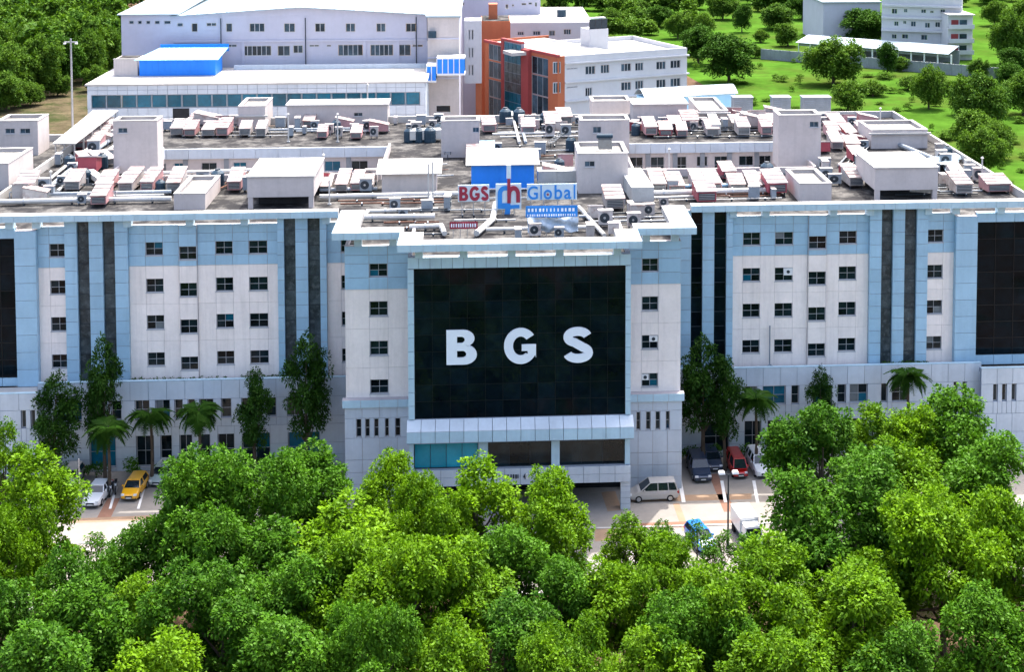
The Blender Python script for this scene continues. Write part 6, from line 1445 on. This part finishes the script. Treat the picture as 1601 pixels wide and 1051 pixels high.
def gp(px, py): p = at(px, py, z=0); return (p.x, p.y, 0)
def nose(px, py, L_=4.4, rz=0.0):            # place a car by the foot of its nose
    p = at(px, py, z=0); return (p.x + math.sin(rz) * -L_ / 2 * -1 * 0, p.y + L_ / 2, 0)
car('sedan', 'white', nose(143, 797), -.06, 'white sedan parked nose out beside the brown paving band')
car('hatch', 'yellow', nose(203, 786, 3.9), -.06, 'yellow hatchback taxi parked beside the white sedan', 'taxi car')
car('hatch', 'green', nose(247, 764, 3.9), -.1, 'pale grey hatchback half hidden behind the dome-shaped tree')
car('hatch', 'black', nose(18, 778, 3.9), 0, 'dark car in the shade at the podium corner')
car('hatch', 'silver', nose(103, 770, 3.9), 0, 'grey car hidden behind the tall bright tree')
car('van', 'silver', gp(1021, 779), -1.57 + .03, 'silver minivan parked sideways against the centre block', 'minivan')
car('suv', 'navy', nose(1098, 757, 4.5), .05, 'dark blue SUV parked nose out beside the silver minivan')
car('hatch', 'navy', nose(1117, 740, 3.9), .05, 'small dark car behind the blue SUV')
car('minivan', 'red', nose(1157, 751, 3.7), .06, 'red van parked nose out under the palm', 'van')
car('suv', 'white', nose(1194, 750, 4.5), .08, 'white SUV parked between the red van and the blue-green tree')
car('hatch', 'blue', nose(1100, 868, 3.9), .25, 'bright blue car standing on the sunny paving')
def motorbike(px, py, rz, label):
    t = thing('motorbike', label, 'motorbike', (0, 0, 0))
    for y in (-.65, .65):
        w_ = MB().cyl((-.06, y, .31), (.06, y, .31), .31, n=14).build('wheel', TYRE, t); MB().cyl((-.065, y, .31), (.065, y, .31), .17, n=10).build('rim', MAT['steel'], w_)
    MB().loft([[(-.12, -.35, .55), (.12, -.35, .55), (.12, -.3, .9), (-.12, -.3, .9)], [(-.16, 0, .5), (.16, 0, .5), (.15, 0, .95), (-.15, 0, .95)], [(-.1, .35, .55), (.1, .35, .55), (.1, .35, .82), (-.1, .35, .82)]]).build('tank', CP['black'], t)
    MB().box(-.13, .13, .2, .85, .8, .9).build('seat', TYRE, t); MB().box(-.14, .14, -.25, .25, .25, .52).build('engine', MAT['steel'], t)
    MB().cyl((-.08, -.65, .31), (-.08, -.38, 1.0), .03).cyl((.08, -.65, .31), (.08, -.38, 1.0), .03).build('fork', MAT['steel'], t); MB().cyl((-.36, -.36, 1.03), (.36, -.36, 1.03), .025).build('handlebar', MAT['grille'], t); MB().ball((0, -.5, .88), .11).build('headlight', LAMP, t)
    t.location = gp(px, py); t.rotation_euler = (0, 0, rz)
for i, px in enumerate((168, 174, 181)): motorbike(px, (777, 773, 769)[i], .1 * i, f'black motorbike, {ORD[i + 1]} from the sedan in the line between sedan and taxi')
# white pickup truck with canvas-topped box
t = thing('box_truck', 'small white truck seen from above beside the lamp post', 'truck', (0, 0, 0))
MB().box(-.85, .85, -.6, 2.3, .75, 2.15).build('cargo_box', CP['white'], t); MB().box(-.8, .8, -2.2, 2.2, .45, .74).build('chassis', MAT['grille'], t)
b = MB(); b.hexa([(-.8, -2.3, .5), (.8, -2.3, .5), (.8, -.65, .5), (-.8, -.65, .5), (-.72, -1.75, 1.85), (.72, -1.75, 1.85), (.72, -.65, 1.85), (-.72, -.65, 1.85)]); cb = b.build('cab', CP['white'], t)
b = MB(); b.hexa([(-.68, -2.14, 1.05), (.68, -2.14, 1.05), (.68, -2.1, 1.05), (-.68, -2.1, 1.05), (-.64, -1.86, 1.72), (.64, -1.86, 1.72), (.64, -1.8, 1.72), (-.64, -1.8, 1.72)]); b.build('windscreen', CGL, cb)
for s in (-1, 1):
    for y in (-1.5, 1.4): MB().cyl((s * .8 - .1, y, .36), (s * .8 + .1, y, .36), .36, n=14).build('wheel', TYRE, t)
    MB().box(s * .5, s * .72, -2.36, -2.25, .6, .75).build('headlight', LAMP, t)
t.location = gp(1168, 842); t.rotation_euler = (0, 0, .12)
# lamp post with two heads, thin poles
p = at(1138, 858, z=0); zt2 = at(1138, 742, y=p.y).z; o = thing('street_lamp', 'dark lamp post with two pale heads on the sunny paving', 'street lamp', (p.x, p.y, 0))
MB().cyl((p.x, p.y, 0), (p.x, p.y, zt2), .09, .06, n=8).build('post', MAT['grille'], o); MB().cyl((p.x, p.y, 0), (p.x, p.y, .5), .18, .14, n=8).build('base', MAT['grille'], o)
for s in (-1, 1):
    MB().cyl((p.x, p.y, zt2 - .1), (p.x + s * .5, p.y - .1, zt2 + .2), .04, n=6).build('arm', MAT['grille'], o)
    MB().hexa([(p.x + s * .6 - .28, p.y - .35, zt2 + .12), (p.x + s * .6 + .28, p.y - .35, zt2 + .12), (p.x + s * .6 + .28, p.y + .2, zt2 + .18), (p.x + s * .6 - .28, p.y + .2, zt2 + .18), (p.x + s * .6 - .2, p.y - .28, zt2 + .3), (p.x + s * .6 + .2, p.y - .28, zt2 + .3), (p.x + s * .6 + .2, p.y + .15, zt2 + .3), (p.x + s * .6 - .2, p.y + .15, zt2 + .3)]).build('lamp_head', MAT['white'], o)
p = at(125, 800, z=0); zt2 = at(125, 718, y=p.y).z; o = thing('thin_pole', 'thin pale pole standing just beside the white sedan', 'pole', (p.x, p.y, 0))
MB().cyl((p.x, p.y, 0), (p.x, p.y, zt2), .07, .05, n=8).build('shaft', MAT['ac_cream'], o); MB().cyl((p.x, p.y, 0), (p.x, p.y, .3), .14, n=8).build('base', MAT['kerb'], o)
p = at(1205, 560, y=-.9); o = thing('wall_drain', 'grey drain pipe with a forked foot on the right podium roof', 'drain pipe', (p.x, -.9, ZPOD - .6)); z1 = at(1206, 512, y=-.9).z
MB().cyl((p.x, -.35, ZPOD - .58), (p.x, -.35, z1), .07, n=8).build('pipe', MAT['pipe'], o); MB().tube([Vector((p.x - .8, -.9, ZPOD - .5)), Vector((p.x, -.4, ZPOD - .1)), Vector((p.x + .8, -.9, ZPOD - .5))], .07).build('fork', MAT['pipe'], o)
# small camera / lamp on the glass, vent box set in windows
for a, c, q in ((1225, 1239, (419, 430)), (1015, 1028, (525, 534)), (1003, 1014, (585, 594))):
    y = .05 if a > 1100 else YF + .05; z0, z1 = at(a, q[1], y=y).z, at(a, q[0], y=y).z; x0, x1 = at(a, q[0], y=y).x, at(c, q[0], y=y).x
    o = MB().box(x0, x1, y - .12, y + .02, z0, z1).build('exhaust_panel', MAT['white'], HB)
    MB().cyl(((x0 + x1) / 2, y - .16, (z0 + z1) / 2), ((x0 + x1) / 2, y - .122, (z0 + z1) / 2), .17, n=12).build('fan_hole', MAT['grille'], o)
# ================================================================ tidy
for o in bpy.data.objects:
    if '_o' in o: del o['_o']
